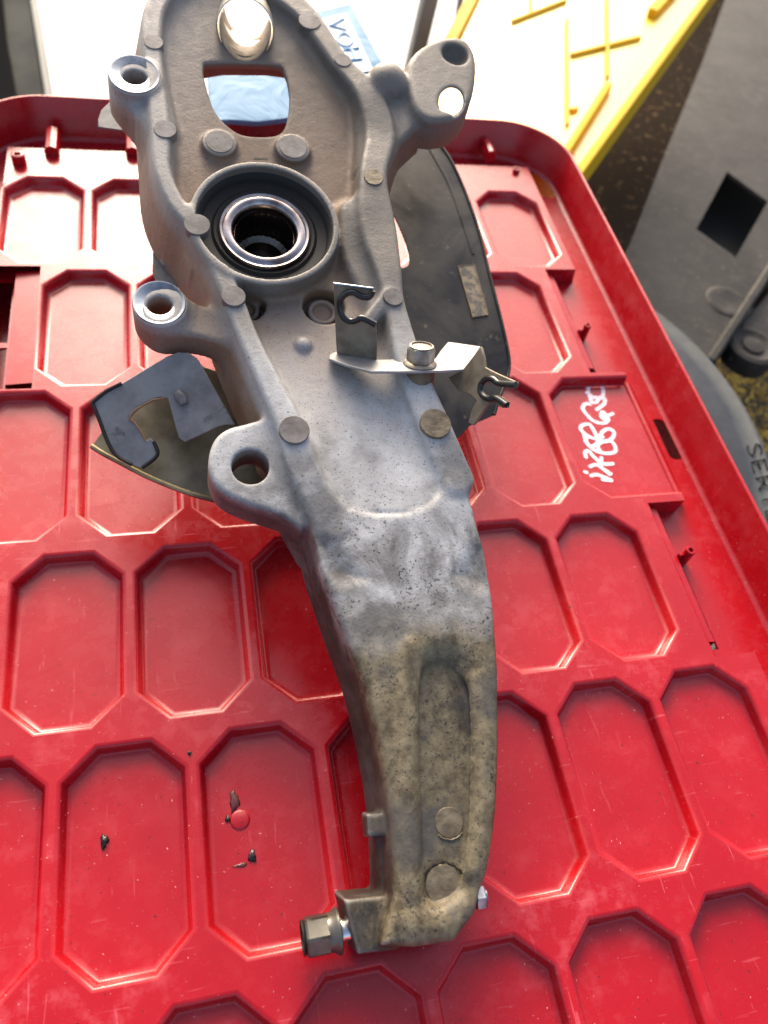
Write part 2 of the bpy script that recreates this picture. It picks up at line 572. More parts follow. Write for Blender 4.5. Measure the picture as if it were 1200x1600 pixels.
class SDF:
    def __init__(s, lo, hi, vox):
        s.vox = vox; s.lo = np.array(lo)
        s.n = np.ceil((np.array(hi) - s.lo) / vox).astype(int) + 1
        s.ax = [s.lo[i] + vox * np.arange(s.n[i]) for i in range(3)]
        s.f = np.full(s.n, 0.02, np.float32)
    def box(s, lo, hi):
        a = np.clip(((np.array(lo) - s.lo) / s.vox).astype(int), 0, s.n - 1)
        b = np.clip(((np.array(hi) - s.lo) / s.vox).astype(int) + 2, 1, s.n)
        return tuple(slice(int(x), int(y)) for x, y in zip(a, b))
    def comb(s, bx, d, k, mode):
        a = s.f[bx]
        if mode == 'add':
            if k > 0:
                h = np.maximum(k - np.abs(a - d), 0) / k
                s.f[bx] = np.minimum(a, d) - h * h * k * 0.25
            else: s.f[bx] = np.minimum(a, d)
        else:
            d = -d
            if k > 0:
                h = np.maximum(k - np.abs(a - d), 0) / k
                s.f[bx] = np.maximum(a, d) + h * h * k * 0.25
            else: s.f[bx] = np.maximum(a, d)
    def grid(s, bx):
        return s.ax[0][bx[0]][:, None], s.ax[1][bx[1]][None, :], s.ax[2][bx[2]]
    @staticmethod
    def round_and(a, b, r):
        """intersection of two distances with a rounded edge of radius r"""
        x = np.maximum(a + r, 0); y = np.maximum(b + r, 0)
        return np.minimum(np.maximum(a, b), -r) + np.sqrt(x * x + y * y)
    def prism(s, pts, wt, wb, k=3, draft=0.0, r=1.5, mode='add', smooth=0):
        """pts px ; wt top (mm) scalar or list"""
        k, r = k * mm, r * mm
        wl = [wt] * len(pts) if isinstance(wt, (int, float)) else wt
        P = [K3(x, y, q) for (x, y), q in zip(pts, wl)]
        if smooth: P = smoothpath(P, smooth, True)
        P = np.array([tuple(p) for p in P])
        A = np.c_[P[:, 0], P[:, 1], np.ones(len(P))]
        co = np.linalg.lstsq(A, P[:, 2], rcond=None)[0] if not isinstance(wt, (int, float)) else np.array([0, 0, wt * mm])
        top = P[:, 2].max()
        ex = draft * (top - wb * mm) + k + 0.004
        up_ = 0.014 if mode == 'sub' else 0.004
        if mode == 'sub': ex += abs(draft) * up_
        bx = s.box((P[:, 0].min() - ex, P[:, 1].min() - ex, wb * mm - k - 0.003), (P[:, 0].max() + ex, P[:, 1].max() + ex, top + k + up_))
        X, Y, Z = s.grid(bx)
        d = np.full((X.shape[0], Y.shape[1]), 1e9); ins = np.zeros_like(d, bool)
        m_ = len(P)
        for i in range(m_):
            ax_, ay = P[i, :2]; bx_, by = P[(i + 1) % m_, :2]
            ex_, ey = bx_ - ax_, by - ay
            L = ex_ * ex_ + ey * ey + 1e-18
            t = np.clip(((X - ax_) * ex_ + (Y - ay) * ey) / L, 0, 1)
            d = np.minimum(d, (X - ax_ - ex_ * t) ** 2 + (Y - ay - ey * t) ** 2)
            if ay != by:
                c = ((Y > ay) != (Y > by)) & (X < ex_ * (Y - ay) / (by - ay) + ax_)
                ins ^= c
        d = np.sqrt(d); d[ins] *= -1
        W = co[0] * X + co[1] * Y + co[2]
        dw = Z[None, None, :] - W[:, :, None]
        dd = (d[:, :, None] + draft * dw)
        if mode == 'sub': dw = dw - 0.0
        D = s.round_and(dd, dw, r) if mode == 'add' else (dd if mode == 'sub' else np.maximum(dd, dw))
        D = np.maximum(D, wb * mm - Z[None, None, :])
        s.comb(bx, D.astype(np.float32), k, 'add' if mode == 'add' else 'sub')
    def rail(s, pts, wb, k=4, draft=0.2, r=2.0, mode='add'):
        """pts: (px, py, w, radius_px)"""
        k, r = k * mm, r * mm
        P = [(K3(a, b, c), rr * scl(a, b, c)) for a, b, c, rr in pts]
        C = smoothpath([Vector((p.x, p.y, p.z)) for p, _ in P], 4)
        R = [v_.x for v_ in smoothpath([Vector((q, 0, 0)) for _, q in P], 4)]
        C = np.array([tuple(c) for c in C])
        ex = max(R) + draft * 0.05 + k + 0.003
        bx = s.box((C[:, 0].min() - ex, C[:, 1].min() - ex, wb * mm - k), (C[:, 0].max() + ex, C[:, 1].max() + ex, C[:, 2].max() + k + 0.004))
        X, Y, Z = s.grid(bx)
        best = np.full((X.shape[0], Y.shape[1]), 1e9); W = np.zeros_like(best)
        for i in range(len(C) - 1):
            e = C[i + 1, :2] - C[i, :2]
            t = np.clip(((X - C[i, 0]) * e[0] + (Y - C[i, 1]) * e[1]) / (e @ e + 1e-18), 0, 1)
            q = np.sqrt((X - C[i, 0] - e[0] * t) ** 2 + (Y - C[i, 1] - e[1] * t) ** 2) - (R[i] + (R[i + 1] - R[i]) * t)
            m_ = q < best
            best = np.where(m_, q, best); W = np.where(m_, C[i, 2] + (C[i + 1, 2] - C[i, 2]) * t, W)
        dw = Z[None, None, :] - W[:, :, None]
        dd = best[:, :, None] + draft * dw
        D = s.round_and(dd, dw, r) if mode == 'add' else dd
        D = np.maximum(D, wb * mm - Z[None, None, :])
        s.comb(bx, D.astype(np.float32), k, mode)
    def cyl(s, a, b, ra, rb=None, k=2, mode='add', r=0.8):
        """a, b: (px, py, w) centre of each end, radii in px of end a scale"""
        A = np.array(tuple(K3(*a))); B = np.array(tuple(K3(*b)))
        q = scl(*a); ra *= q; rb = ra if rb is None else rb * q
        k, r = k * mm, r * mm
        ex = max(ra, rb) + k + 0.002
        bx = s.box(np.minimum(A, B) - ex, np.maximum(A, B) + ex)
        X, Y, Z = s.grid(bx)
        e = B - A; L = np.linalg.norm(e); e = e / L
        px_ = X - A[0]; py_ = Y - A[1]; pz = Z - A[2]
        t = (px_ * e[0] + py_ * e[1])[:, :, None] + (pz * e[2])[None, None, :]
        rr = np.sqrt(np.maximum((px_ ** 2 + py_ ** 2)[:, :, None] + (pz ** 2)[None, None, :] - t * t, 0))
        D = s.round_and(rr - (ra + (rb - ra) * np.clip(t / L, 0, 1)), np.maximum(-t, t - L), r)
        s.comb(bx, D.astype(np.float32), k, mode)
    def ball(s, c, rpx, k=3, mode='add', sc=(1, 1, 1)):
        C = np.array(tuple(K3(*c))); R = rpx * scl(*c)
        k *= mm
        bx = s.box(C - R * np.array(sc) - k - .002, C + R * np.array(sc) + k + .002)
        X, Y, Z = s.grid(bx)
        D = (np.sqrt((((X - C[0]) / sc[0]) ** 2 + ((Y - C[1]) / sc[1]) ** 2)[:, :, None] + (((Z - C[2]) / sc[2]) ** 2)[None, None, :]) - R) * min(sc)
        s.comb(bx, D.astype(np.float32), k, mode)
    def mesh(s):
        """surface nets"""
        f = s.f; g = f < 0
        c = np.zeros(np.array(f.shape) - 1, np.int8)
        for i in (0, 1):
            for j in (0, 1):
                for l in (0, 1):
                    c += g[i:f.shape[0] - 1 + i, j:f.shape[1] - 1 + j, l:f.shape[2] - 1 + l]
        act = np.argwhere((c > 0) & (c < 8))
        idx = np.full(c.shape, -1, np.int32)
        idx[tuple(act.T)] = np.arange(len(act))
        acc = np.zeros((len(act), 3)); cnt = np.zeros(len(act))
        off = np.array([(i, j, l) for i in (0, 1) for j in (0, 1) for l in (0, 1)])
        vals = [f[tuple((act + o).T)] for o in off]
        for a in range(8):
            for b in range(a + 1, 8):
                if np.abs(off[a] - off[b]).sum() != 1: continue
                va, vb = vals[a], vals[b]
                m_ = (va < 0) != (vb < 0)
                t = np.where(m_, va / np.where(m_, va - vb, 1), 0)
                acc += np.where(m_[:, None], off[a] + (off[b] - off[a]) * t[:, None], 0); cnt += m_
        V = s.lo + (act + acc / cnt[:, None]) * s.vox
        Q = []
        for ax in range(3):
            sl0 = [slice(1, -1)] * 3; sl0[ax] = slice(0, -1)
            sl1 = [slice(1, -1)] * 3; sl1[ax] = slice(1, None)
            e0 = g[tuple(sl0)]; e1 = g[tuple(sl1)]
            for m_, flip in ((e0 & ~e1, False), (~e0 & e1, True)):
                p = np.argwhere(m_)
                p = p + np.array([0 if i == ax else 1 for i in range(3)])
                u, w_ = [i for i in range(3) if i != ax]
                du = np.zeros(3, int); du[u] = 1; dw = np.zeros(3, int); dw[w_] = 1
                q = [idx[tuple(x.T)] for x in (p - du - dw, p - dw, p, p - du)]
                q = np.stack(q, 1)
                if (ax == 1) != flip: q = q[:, ::-1]
                Q.append(q)
        Q = np.concatenate(Q)
        Q = Q[(Q >= 0).all(1)]
        me = bpy.data.meshes.new('cast_body')
        me.vertices.add(len(V)); me.vertices.foreach_set('co', V.astype(np.float32).ravel())
        me.loops.add(len(Q) * 4); me.loops.foreach_set('vertex_index', Q.astype(np.int32).ravel())
        me.polygons.add(len(Q))
        me.polygons.foreach_set('loop_start', np.arange(0, len(Q) * 4, 4, dtype=np.int32))
        me.update(calc_edges=True)
        return me

# ---- shape of the casting
_c = [K3(150, -60, 0), K3(790, -60, 0), K3(150, 1520, -40), K3(800, 1520, -40), K3(120, 120, 0)]
G = SDF((min(c.x for c in _c) - .01, min(c.y for c in _c) - .012, -0.056), (max(c.x for c in _c) + .01, max(c.y for c in _c) + .01, 0.018), 0.0009)
# upper plate
G.prism([(285, -50), (395, -50), (492, 30), (565, 140), (590, 260), (560, 420), (300, 420), (262, 300), (238, 190), (228, 60)],
        [-6, -6, -8, -12, -17, -19, -19, -17, -13, -8], -32, 4, 0.1)
# web floor
G.prism([(300, 330), (600, 330), (625, 470), (650, 600), (700, 700), (740, 800), (480, 800), (440, 690), (385, 560), (325, 440)],
        [-19, -19, -15, -11, -6.9, -3.6, -3.6, -6.9, -11.5, -18], -34, 4, 0.1)
# lower arm
G.prism([(466, 742), (482, 800), (505, 890), (535, 975), (570, 1065), (590, 1140), (606, 1220), (614, 1300), (618, 1400), (606, 1440), (600, 1478),
         (650, 1480), (712, 1470), (745, 1420), (762, 1345), (775, 1250), (779, 1150), (779, 1050), (772, 950), (758, 860), (735, 780), (722, 742), (704, 735), (690, 762), (668, 788), (630, 799), (590, 800), (550, 792), (520, 768), (498, 735)],
        -3, -40, 1.5, 0.14, 4.0)
# shallow facets
G.prism([(486, 826), (520, 845), (572, 905), (530, 915), (506, 900)], -3, -5.0, 4, -2.6, 1, 'sub')
G.prism([(762, 840), (740, 850), (708, 900), (740, 925), (772, 920)], -3, -5.0, 4, -2.6, 1, 'sub')
# long channel with floor
G.prism([(646, 1070), (664, 1026), (710, 1020), (744, 1068), (752, 1150), (751, 1250), (744, 1340), (730, 1400), (702, 1432), (660, 1420), (650, 1300), (646, 1180)], -3, -9.5, 9, -0.75, 1, 'sub', 3)
G.rail([(640, 1010, -2.2, 10), (636, 1150, -1.5, 9), (640, 1300, -1.5, 8), (644, 1400, -2, 8)], -6, 4, 0.8, 3)
G.rail([(750, 1060, -2.5, 8), (757, 1150, -1.5, 8), (755, 1280, -1.5, 8), (744, 1360, -2, 7)], -6, 4, 0.8, 3)
# rails
G.rail([(330, -62, 0, 15), (275, -38, 0, 15), (244, 5, 0, 15), (236, 45, 0, 15), (240, 100, 0, 13), (250, 200, 0, 15), (253, 262, 0, 12), (274, 312, 0, 13), (308, 352, 0, 15), (338, 408, 0, 14),
        (363, 462, 0, 15), (388, 525, 0, 15), (422, 598, 0, 17), (455, 668, 0, 20), (480, 740, -1, 24), (520, 820, -4, 24)], -46, 4, 0.24, 2.2)
G.rail([(330, -62, 0, 15), (400, -45, 0, 18), (445, -12, 0, 20), (485, 25, 0, 17), (532, 92, 0, 15), (575, 140, 0, 20), (595, 205, -2, 22), (584, 268, 0, 20), (592, 350, -1, 27), (608, 420, 0, 20),
        (618, 470, 0, 15), (642, 565, 0, 21), (680, 662, 0, 25), (715, 745, -2, 26)], -40, 5, 0.16, 2.6)
G.rail([(560, 330, -6, 26), (560, 400, -8, 22), (590, 470, -9, 16)], -24, 8, 0.3, 3)
G.rail([(575, 500, -4, 9), (608, 462, 0, 12)], -16, 3, 0.2, 2)
# hub collar
HC = (415, 345)
G.cyl((*HC, 0), (415, 345 + 0, 0.1 - 40), 117, 122, 5, 'add', 0.8) if False else None
hubc = K3(*HC, 0); HR = 117 * scl(*HC, 0)
def kcyl(cx, cy, w1, w0, r, k, mode, rr=0.8, rb=None):
    """upright cylinder in knuckle coordinates (metres; w in mm)"""
    A = np.array((cx, cy, w0 * mm)); B = np.array((cx, cy, w1 * mm)); ex = r + k * mm + .002
    bx = G.box(np.minimum(A, B) - ex, np.maximum(A, B) + ex)
    X, Y, Z = G.grid(bx)
    q = np.sqrt((X - cx) ** 2 + (Y - cy) ** 2)[:, :, None] + np.zeros(len(Z))[None, None, :]
    D = G.round_and(q - r, np.maximum(Z - w1 * mm, w0 * mm - Z)[None, None, :] + 0 * q, rr * mm)
    G.comb(bx, D.astype(np.float32), k * mm, mode)
def axisdn(px, py, w, dw):
    p = K3(px, py, w); q = KM @ Vector((p.x, p.y, (w - dw) * mm)); c = ROT.transposed() @ (q - CAM)
    return (600 + F * c.x / -c.z, 800 - F * c.y / -c.z, w - dw)
# scallops cut in the floor, with bolt seats in them
for (x, y) in ((383, 478), (505, 482)):
    G.cyl(axisdn(x, y, -17, -10), axisdn(x, y, -17, 9), 33, k=2, mode='sub')
    G.cyl(axisdn(x, y, -17, 3), axisdn(x, y, -17, 14), 23, k=1.5)
    G.cyl(axisdn(x, y, -17, 0), axisdn(x, y, -17, 5), 15, k=1, mode='sub')
kcyl(hubc.x, hubc.y, 0, -44, HR, 4, 'add')
# bosses
def axisdn(px, py, w, dw):
    """straight down in knuckle frame: pixel of the lower end"""
    p = K3(px, py, w); q = KM @ Vector((p.x, p.y, (w - dw) * mm)); c = ROT.transposed() @ (q - CAM)
    return (600 + F * c.x / -c.z, 800 - F * c.y / -c.z, w - dw)
G.cyl((210, 117, 1), axisdn(210, 117, 1, 27), 42, 46, 3)
G.rail([(225, 150, -6, 34), (250, 190, -5, 22)], -30, 6, 0.1, 3)
G.cyl((249, 474, -8), axisdn(249, 474, -8, 22), 43, 44, 3)
G.rail([(262, 490, -12, 34), (310, 500, -14, 30), (350, 520, -14, 20)], -32, 8, 0.1, 3)
# right ear
G.prism([(636, 108), (645, 84), (668, 66), (700, 56), (728, 60), (743, 84), (744, 120), (736, 155), (716, 180), (690, 188), (664, 184), (645, 160)], 2, -22, 4, 0.05, 4, smooth=3)
G.prism([(560, 120), (600, 105), (645, 110), (668, 150), (660, 190), (625, 225), (600, 262), (560, 262)], [-6, -6, -4, -4, -6, -8, -8, -8], -32, 6, 0.1, 4)
G.ball((604, 134, -6), 31, 3)
# left lug
G.prism([(326, 712), (336, 684), (356, 668), (385, 660), (412, 650), (424, 628), (440, 600), (470, 690), (480, 822), (440, 806), (385, 788), (345, 768), (328, 742)], -7, -32, 4, 0.03, 3.2, smooth=3)
# small bump and teardrop groove
G.ball((473, 543, -15), 17, 1)
G.rail([(540, 622, -6, 4), (575, 640, -6, 6), (608, 640, -6, 7), (628, 618, -6, 7), (634, 585, -6, 6)], -12.6, 5, -0.6, 1, 'sub')
# lower end: clamp block, hook, rib
G.prism([(538, 1406), (604, 1400), (622, 1440), (622, 1484), (560, 1492), (548, 1450)], -12, -40, 2, 0.03, 1.5)
G.prism([(573, 1272), (606, 1270), (620, 1304), (576, 1308)], -12, -24, 2, 0.05, 1.5)
G.prism([(588, 1300), (620, 1300), (630, 1410), (596, 1410)], -20, -36, 3, 0.05, 1.5)
G.rail([(640, 1440, -3, 16), (690, 1438, -3, 14), (722, 1420, -4, 12)], -12, 5, 0.3, 3)
# bottom left fin below the arm (thin second edge)
G.rail([(500, 900, -22, 5), (530, 1000, -24, 5), (560, 1100, -26, 5), (580, 1200, -28, 5), (592, 1270, -30, 5)], -40, 4, 0.05, 1.2)
for (x, y, r) in ((343, 221, 27), (458, 229, 27)):
    G.cyl((x, y, -9.5), axisdn(x, y, -9.5, 10), r, k=4)
# window, bores
G.prism([(300, 95), (466, 95), (470, 150), (460, 195), (400, 202), (345, 196), (315, 172)], -16, -70, 2, 0.0, 1, 'under', 3)
WIN = [(318, 108), (332, 101), (425, 103), (444, 114), (452, 150), (448, 186), (438, 204), (415, 209), (378, 206), (352, 190), (334, 168), (322, 134)]
G.prism(WIN, -12, -70, 1.5, 0.0, 1, 'sub', 3)
G.cyl((382, 50, 6), (386.5, -6, -54), 42, 40, k=1, mode='sub')
G.cyl((210, 117, 4), axisdn(210, 117, 1, 40), 20, k=.6, mode='sub')
G.cyl((249, 474, -4), axisdn(249, 474, -8, 40), 21, k=.6, mode='sub')
G.cyl((392, 722, 0), axisdn(392, 722, -7, 40), 30, k=1, mode='sub')
G.cyl((705, 160, 6), (704, 158, -40), 19, k=2, mode='sub')
G.ball((712, 82, 3), 20, 2, 'sub')
kcyl(hubc.x, hubc.y, 4, -60, HR * 0.915, .5, 'sub')

# ---- cast aluminium material: bead-rough metal, brown film on top, greasy speckled end
def cast_material():
    m = mat('cast_aluminium', (0.42, 0.42, 0.40), 0.5, 0.1, 0.4)
    n = NB(m)
    sx = n.sep()
    n1 = n.noise(28, 5, 0.6); n2 = n.noise(150, 5, 0.65); n3 = n.noise(600, 3, 0.6)
    base = n.mix(n.ramp(n1, [(0.35, 0.0), (0.65, 1.0)]), (0.33, 0.33, 0.325), (0.47, 0.47, 0.455))
    base = n.mix(n.ramp(n2, [(0.35, 0.35), (0.6, 0.0)]), base, (0.24, 0.22, 0.19))
    # brownish film, upper end
    vpos = n.math('ADD', sx[1], n.math('MULTIPLY', n1, 0.12))
    side = n.ramp(n.math('ADD', n.math('ADD', sx[0], 0.12), n.math('MULTIPLY', n1, 0.03)), [(0.01, 0.35), (0.085, 0.88)])
    up = n.math('MULTIPLY', side, n.ramp(n.math('SUBTRACT', vpos, 0.315), [(0.0, 0.0), (0.07, 1.0)]))
    base = n.mix(up, base, n.mix(n.ramp(n.noise(12, 3), [(0.4, 0.0), (0.6, 1.0)]), (0.070, 0.056, 0.040), (0.130, 0.112, 0.088)))
    low = n.ramp(n.math('MULTIPLY', sx[2], -10.0), [(0.07, 0.0), (0.17, 0.95)])  # outer walls: brown film and grease, with shade painted in by depth
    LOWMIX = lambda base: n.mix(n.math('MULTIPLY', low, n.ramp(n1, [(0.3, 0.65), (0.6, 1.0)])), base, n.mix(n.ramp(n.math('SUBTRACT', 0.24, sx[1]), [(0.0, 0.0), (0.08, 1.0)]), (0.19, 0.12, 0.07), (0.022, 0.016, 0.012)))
    # tan grime on the lower end
    vlow = n.math('ADD', sx[1], n.math('MULTIPLY', n.noise(35, 4), 0.06))
    lo = n.ramp(n.math('SUBTRACT', 0.165, vlow), [(0.0, 0.0), (0.03, 1.0)])
    base = n.mix(lo, base, n.mix(n.ramp(n2, [(0.35, 0.0), (0.65, 1.0)]), (0.075, 0.056, 0.028), (0.21, 0.172, 0.10)))
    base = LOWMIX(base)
    # broad dark smudges across the middle of the arm
    va, vb, vc, vd = (K3(600, y_, -3).y for y_ in (760, 845, 900, 1010))
    band = n.math('MULTIPLY', n.ramp(sx[1], [(max(vd, 0), 0.0), (vc, 0.9), (vb, 0.9), (va, 0.0)]), n.ramp(n.noise(30, 5, 0.65, dist=.8), [(0.40, 0.0), (0.58, 0.9)]))
    base = n.mix(band, base, (0.075, 0.068, 0.060))
    eg = n.math('MULTIPLY', n.ramp(n.math('MULTIPLY', sx[2], -10.0), [(0.036, 0.0), (0.062, 1.0)]), n.ramp(n.noise(70, 5, 0.7, n.mapped((1, .5, 1))), [(0.42, 0.0), (0.56, 0.9)]))
    eg = n.math('MULTIPLY', eg, n.ramp(sx[1], [(0.17, 1.0), (0.21, 0.0)]))
    eg = n.math('MULTIPLY', eg, n.ramp(n.math('ABSOLUTE', n.math('SUBTRACT', sx[0], 0.012)), [(0.016, 0.0), (0.022, 1.0)]))
    base = n.mix(eg, base, (0.028, 0.022, 0.015))
    # dark grease speckles, more towards the lower half
    sp = n.noise(560, 5, 0.7, dist=0.3)
    spm = n.noise(40, 3, 0.6)
    amt = n.math('MULTIPLY', n.ramp(n.math('SUBTRACT', 0.25, sx[1]), [(0.0, 0.0), (0.12, 1.0)]), n.ramp(spm, [(0.38, 0.0), (0.6, 1.0)]))
    k = n.math('MULTIPLY', n.ramp(n.math('ADD', sp, n.math('MULTIPLY', amt, 0.085)), [(0.63, 0.0), (0.675, 1.0)]), 0.85)
    base = n.mix(k, base, (0.018, 0.016, 0.014))
    sp2 = n.noise(900, 2, 0.6, n.mapped(loc=(5, 2, 1)))
    base = n.mix(n.ramp(sp2, [(0.64, 0.0), (0.70, 0.7)]), base, (0.03, 0.028, 0.025))
    bl = n.noise(22, 4, 0.6, n.mapped(loc=(1, 7, 3)))
    base = n.mix(n.math('MULTIPLY', n.ramp(bl, [(0.50, 0.0), (0.62, 0.7)]), n.ramp(n.math('SUBTRACT', 0.26, sx[1]), [(0.0, 0.0), (0.06, 1.0)])), base, (0.07, 0.065, 0.058))
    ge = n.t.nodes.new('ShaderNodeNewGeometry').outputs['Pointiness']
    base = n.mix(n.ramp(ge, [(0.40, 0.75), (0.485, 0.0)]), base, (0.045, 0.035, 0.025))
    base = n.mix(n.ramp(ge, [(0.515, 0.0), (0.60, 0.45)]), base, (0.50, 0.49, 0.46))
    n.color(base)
    n.rough(n.ramp(n2, [(0.3, 0.44), (0.7, 0.68)]))
    h = n.math('ADD', n.math('MULTIPLY', n3, 0.3), n.math('MULTIPLY', n2, 0.8))
    n.bump(h, 0.42, 0.0008)
    return m
M_CAST = cast_material()
_me = G.mesh()
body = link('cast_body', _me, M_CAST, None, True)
kpart(body)
sm = body.modifiers.new('smooth', 'SMOOTH'); sm.factor = 0.5; sm.iterations = 3

# ================================================================== PARTS OF THE KNUCKLE
def on(px, py, P0, N): return hitp(px, py, P0, N)
def KW(px, py, wv=0.0): return KM @ K3(px, py, wv)
def pxr(px, py, wv, r): return r * scl(px, py, wv)
def kplane(wv): return KO + KN * (wv * mm)
def metal(name, c1, c2, rough, r2=None, metal_=1.0, sc=200, bump=0.15):
    m = mat(name, c1, rough, metal_)
    n = NB(m)
    a = n.noise(sc, 4, 0.6); b = n.noise(sc * .25, 4, 0.6)
    n.color(n.mix(n.ramp(b, [(0.38, 0.0), (0.62, 1.0)]), c1, c2))
    n.rough(n.ramp(a, [(0.3, rough), (0.7, r2 if r2 else rough + .12)]))
    n.bump(a, bump, 0.0004)
    return m
M_MACH = metal('machined_steel', (0.42, 0.45, 0.48), (0.12, 0.13, 0.15), 0.28, .45)
M_THR = metal('threaded_steel', (0.70, 0.52, 0.38), (0.45, 0.30, 0.20), 0.35, metal_=.5)
M_BRIGHT = metal('polished_race', (0.40, 0.36, 0.35), (0.14, 0.11, 0.10), 0.14, .28)
M_SEAL = mat('black_seal_rubber', (0.012, 0.011, 0.009), 0.6, 0, 0.25)
M_BORE = metal('machined_bore', (0.55, 0.52, 0.46), (0.45, 0.42, 0.36), 0.3)
M_PAD = mat('brown_filmed_metal', (0.15, 0.13, 0.11), 0.55, 0, .3)
n = NB(M_PAD)
a_ = n.noise(90, 5, 0.6)
c = n.mix(n.ramp(a_, [(0.35, 0.0), (0.65, 1.0)]), (0.10, 0.088, 0.078), (0.19, 0.172, 0.155))
c = n.mix(n.ramp(n.noise(500, 3), [(0.66, 0.0), (0.72, 0.9)]), c, (0.02, 0.018, 0.015))
n.color(c); n.bump(n.noise(400, 4), 0.3, 0.0005)
M_PADT = mat('tan_filmed_metal', (0.24, 0.19, 0.13), 0.55, 0.2)
n = NB(M_PADT)
n.color(n.mix(n.ramp(n.noise(120, 5), [(0.35, 0.0), (0.65, 1.0)]), (0.09, 0.068, 0.038), (0.20, 0.16, 0.10))); n.bump(n.noise(300, 4), 0.5, 0.001)

# bearing
def KC(cx, cy, wv): return KM @ Vector((cx, cy, wv * mm))
hc = lambda wv: KC(hubc.x, hubc.y, wv)
R_ = HR
lathe('bearing_seal', [(R_ * .915, .0), (R_ * .88, -.001), (R_ * .85, -.0045), (R_ * .72, -.0055), (R_ * .68, -.004), (R_ * .63, -.005), (R_ * .61, -.009), (R_ * .60, -.030)], hc(-5), KN, M_SEAL, knuckle, 96, caps=(False, False))
race = lathe('bearing_race', [(R_ * .63, -.006), (R_ * .625, .0015), (R_ * .60, .0030), (R_ * .57, .0026), (R_ * .545, .0034), (R_ * .50, .0040), (R_ * .455, .0032), (R_ * .425, .0012), (R_ * .41, -.0015), (R_ * .405, -.012)], hc(-10.5), KN, M_BRIGHT, knuckle, 96, caps=(False, False))
# splined bore
v = []; f = []
NS = 30
lev = [(0, 0), (-.0005, -.002), (-.0009, -.016), (-.0004, -.020), (-.004, -.022), (-.0045, -.030)]
for dr, h in lev:
    for i in range(NS * 4):
        a = math.tau * i / (NS * 4)
        tooth = (0, -.0004, -.0004, 0)[i % 4] if -.021 < h < -.001 else 0
        r0 = R_ * .402 + dr + tooth
        v.append(Vector((hubc.x + r0 * math.cos(a), hubc.y + r0 * math.sin(a), -.0145 + h)))
k = NS * 4
for j in range(len(lev) - 1):
    for i in range(k):
        i2 = (i + 1) % k
        f.append([j * k + i, j * k + i2, (j + 1) * k + i2, (j + 1) * k + i])
f.append([(len(lev) - 1) * k + i for i in range(k)])
kpart(mesh('splined_bore', v, f, metal('oily_dark_steel', (0.16, 0.135, 0.11), (0.06, 0.05, 0.04), 0.25), None, auto=30))
# small slot mark above the bearing
slab('slot_mark', [KW(396, 249, 0.15), KW(398, 246, 0.15), KW(418, 247, 0.15), KW(419, 250, 0.15)], KN, .0003, M_SEAL, knuckle)

# machined boss faces with threaded holes
for (x, y, wv, r, hr) in ((210, 116, 1.1, 41, 20.5), (249, 473, -7.9, 42, 21.5)):
    q = scl(x, y, wv); c = KW(x, y, wv)
    fc = lathe('boss_face', [(r * q, -.0012), (r * q, -.0001), (r * q * .97, .0005), (r * q * .90, .0005), (r * q * .86, .0001), (hr * q * 1.12, .0001), (hr * q, -.0006), (hr * q, -.0012)], c, KN, M_MACH, knuckle, 64, closed=True)
    pr = [(hr * q * 1.05, -.0006)]
    for i in range(18):
        pr += [(hr * q * .99, -.0009 - i * .0014), (hr * q * .93, -.0016 - i * .0014)]
    th = lathe('thread', pr, c, KN, M_THR, None, 48)
    # drop the caps: open tube
    bm = bmesh.new(); bm.from_mesh(th.data)
    bmesh.ops.delete(bm, geom=[fa for fa in bm.faces if len(fa.verts) > 4], context='FACES'); bm.to_mesh(th.data); bm.free()
    th.parent = fc
    th.matrix_parent_inverse = (fc.parent.matrix_world @ fc.matrix_parent_inverse).inverted() if False else Matrix.Identity(4)
    th.matrix_world = Matrix.Identity(4)
# sleeve of the tall bore
A = KW(383, 46, -1.5); B = KW(385, 12, -34); ax = (A - B)
q = scl(383, 46, 0)
sl_ = lathe('bore_sleeve', [(q * 41.5, 0), (q * 42.5, .0015), (q * 44.5, .0008), (q * 44.5, -.02), (q * 42.5, -ax.length), (q * 39.5, -ax.length)], A, ax, M_BORE, knuckle, 72, closed=True)

# round casting pads on the rails
pads = [(240, 65, .6, 15, 0), (258, 201, .6, 18, 0), (308, 350, 1.6, 20.5, 0), (365, 462, 1.6, 19, 0), (460, 671, 1.6, 24, 0), (484, 32, .6, 17, 0),
        (536, 93, .6, 13, 0), (584, 276, .6, 15, 1), (615, 463, 1.4, 15.5, 0), (681, 661, 1.6, 24, 1), (702, 1285, -9.2, 22, 1), (694, 1383, -8.6, 29, 1), (343, 221, -9.1, 22, 0), (458, 229, -9.1, 22, 0)]
for (x, y, wv, r, kd) in pads:
    q = scl(x, y, wv) * r
    lathe('casting_pad', [(q * 1.0, -.006), (q, -.0004), (q * .96, 0.0), (0, 0)], KW(x, y, wv), KN, M_PADT if kd else M_PAD, knuckle, 40, auto=25)
# chipped lip round the lowest pad
rs = random.Random(5)
for (x, y, wv, r, a0_, a1_) in ((694, 1383, -8.6, 31, 20, 170), (694, 1383, -8.6, 31, 200, 330), (702, 1285, -9.2, 24, 215, 320)):
    q = scl(x, y, wv) * r; c = K3(x, y, wv)
    pts = [KM @ Vector((c.x + q * math.cos(math.radians(t)) * rs.uniform(.96, 1.06), c.y + q * math.sin(math.radians(t)) * rs.uniform(.96, 1.06), wv * mm - .0002 + rs.uniform(-.0004, .0004))) for t in range(a0_, a1_, 9)]
    tube('flash_edge', pts, [rs.uniform(.0002, .0007) for _ in pts], M_SEAL if a0_ == 20 else M_PADT, knuckle, 6)

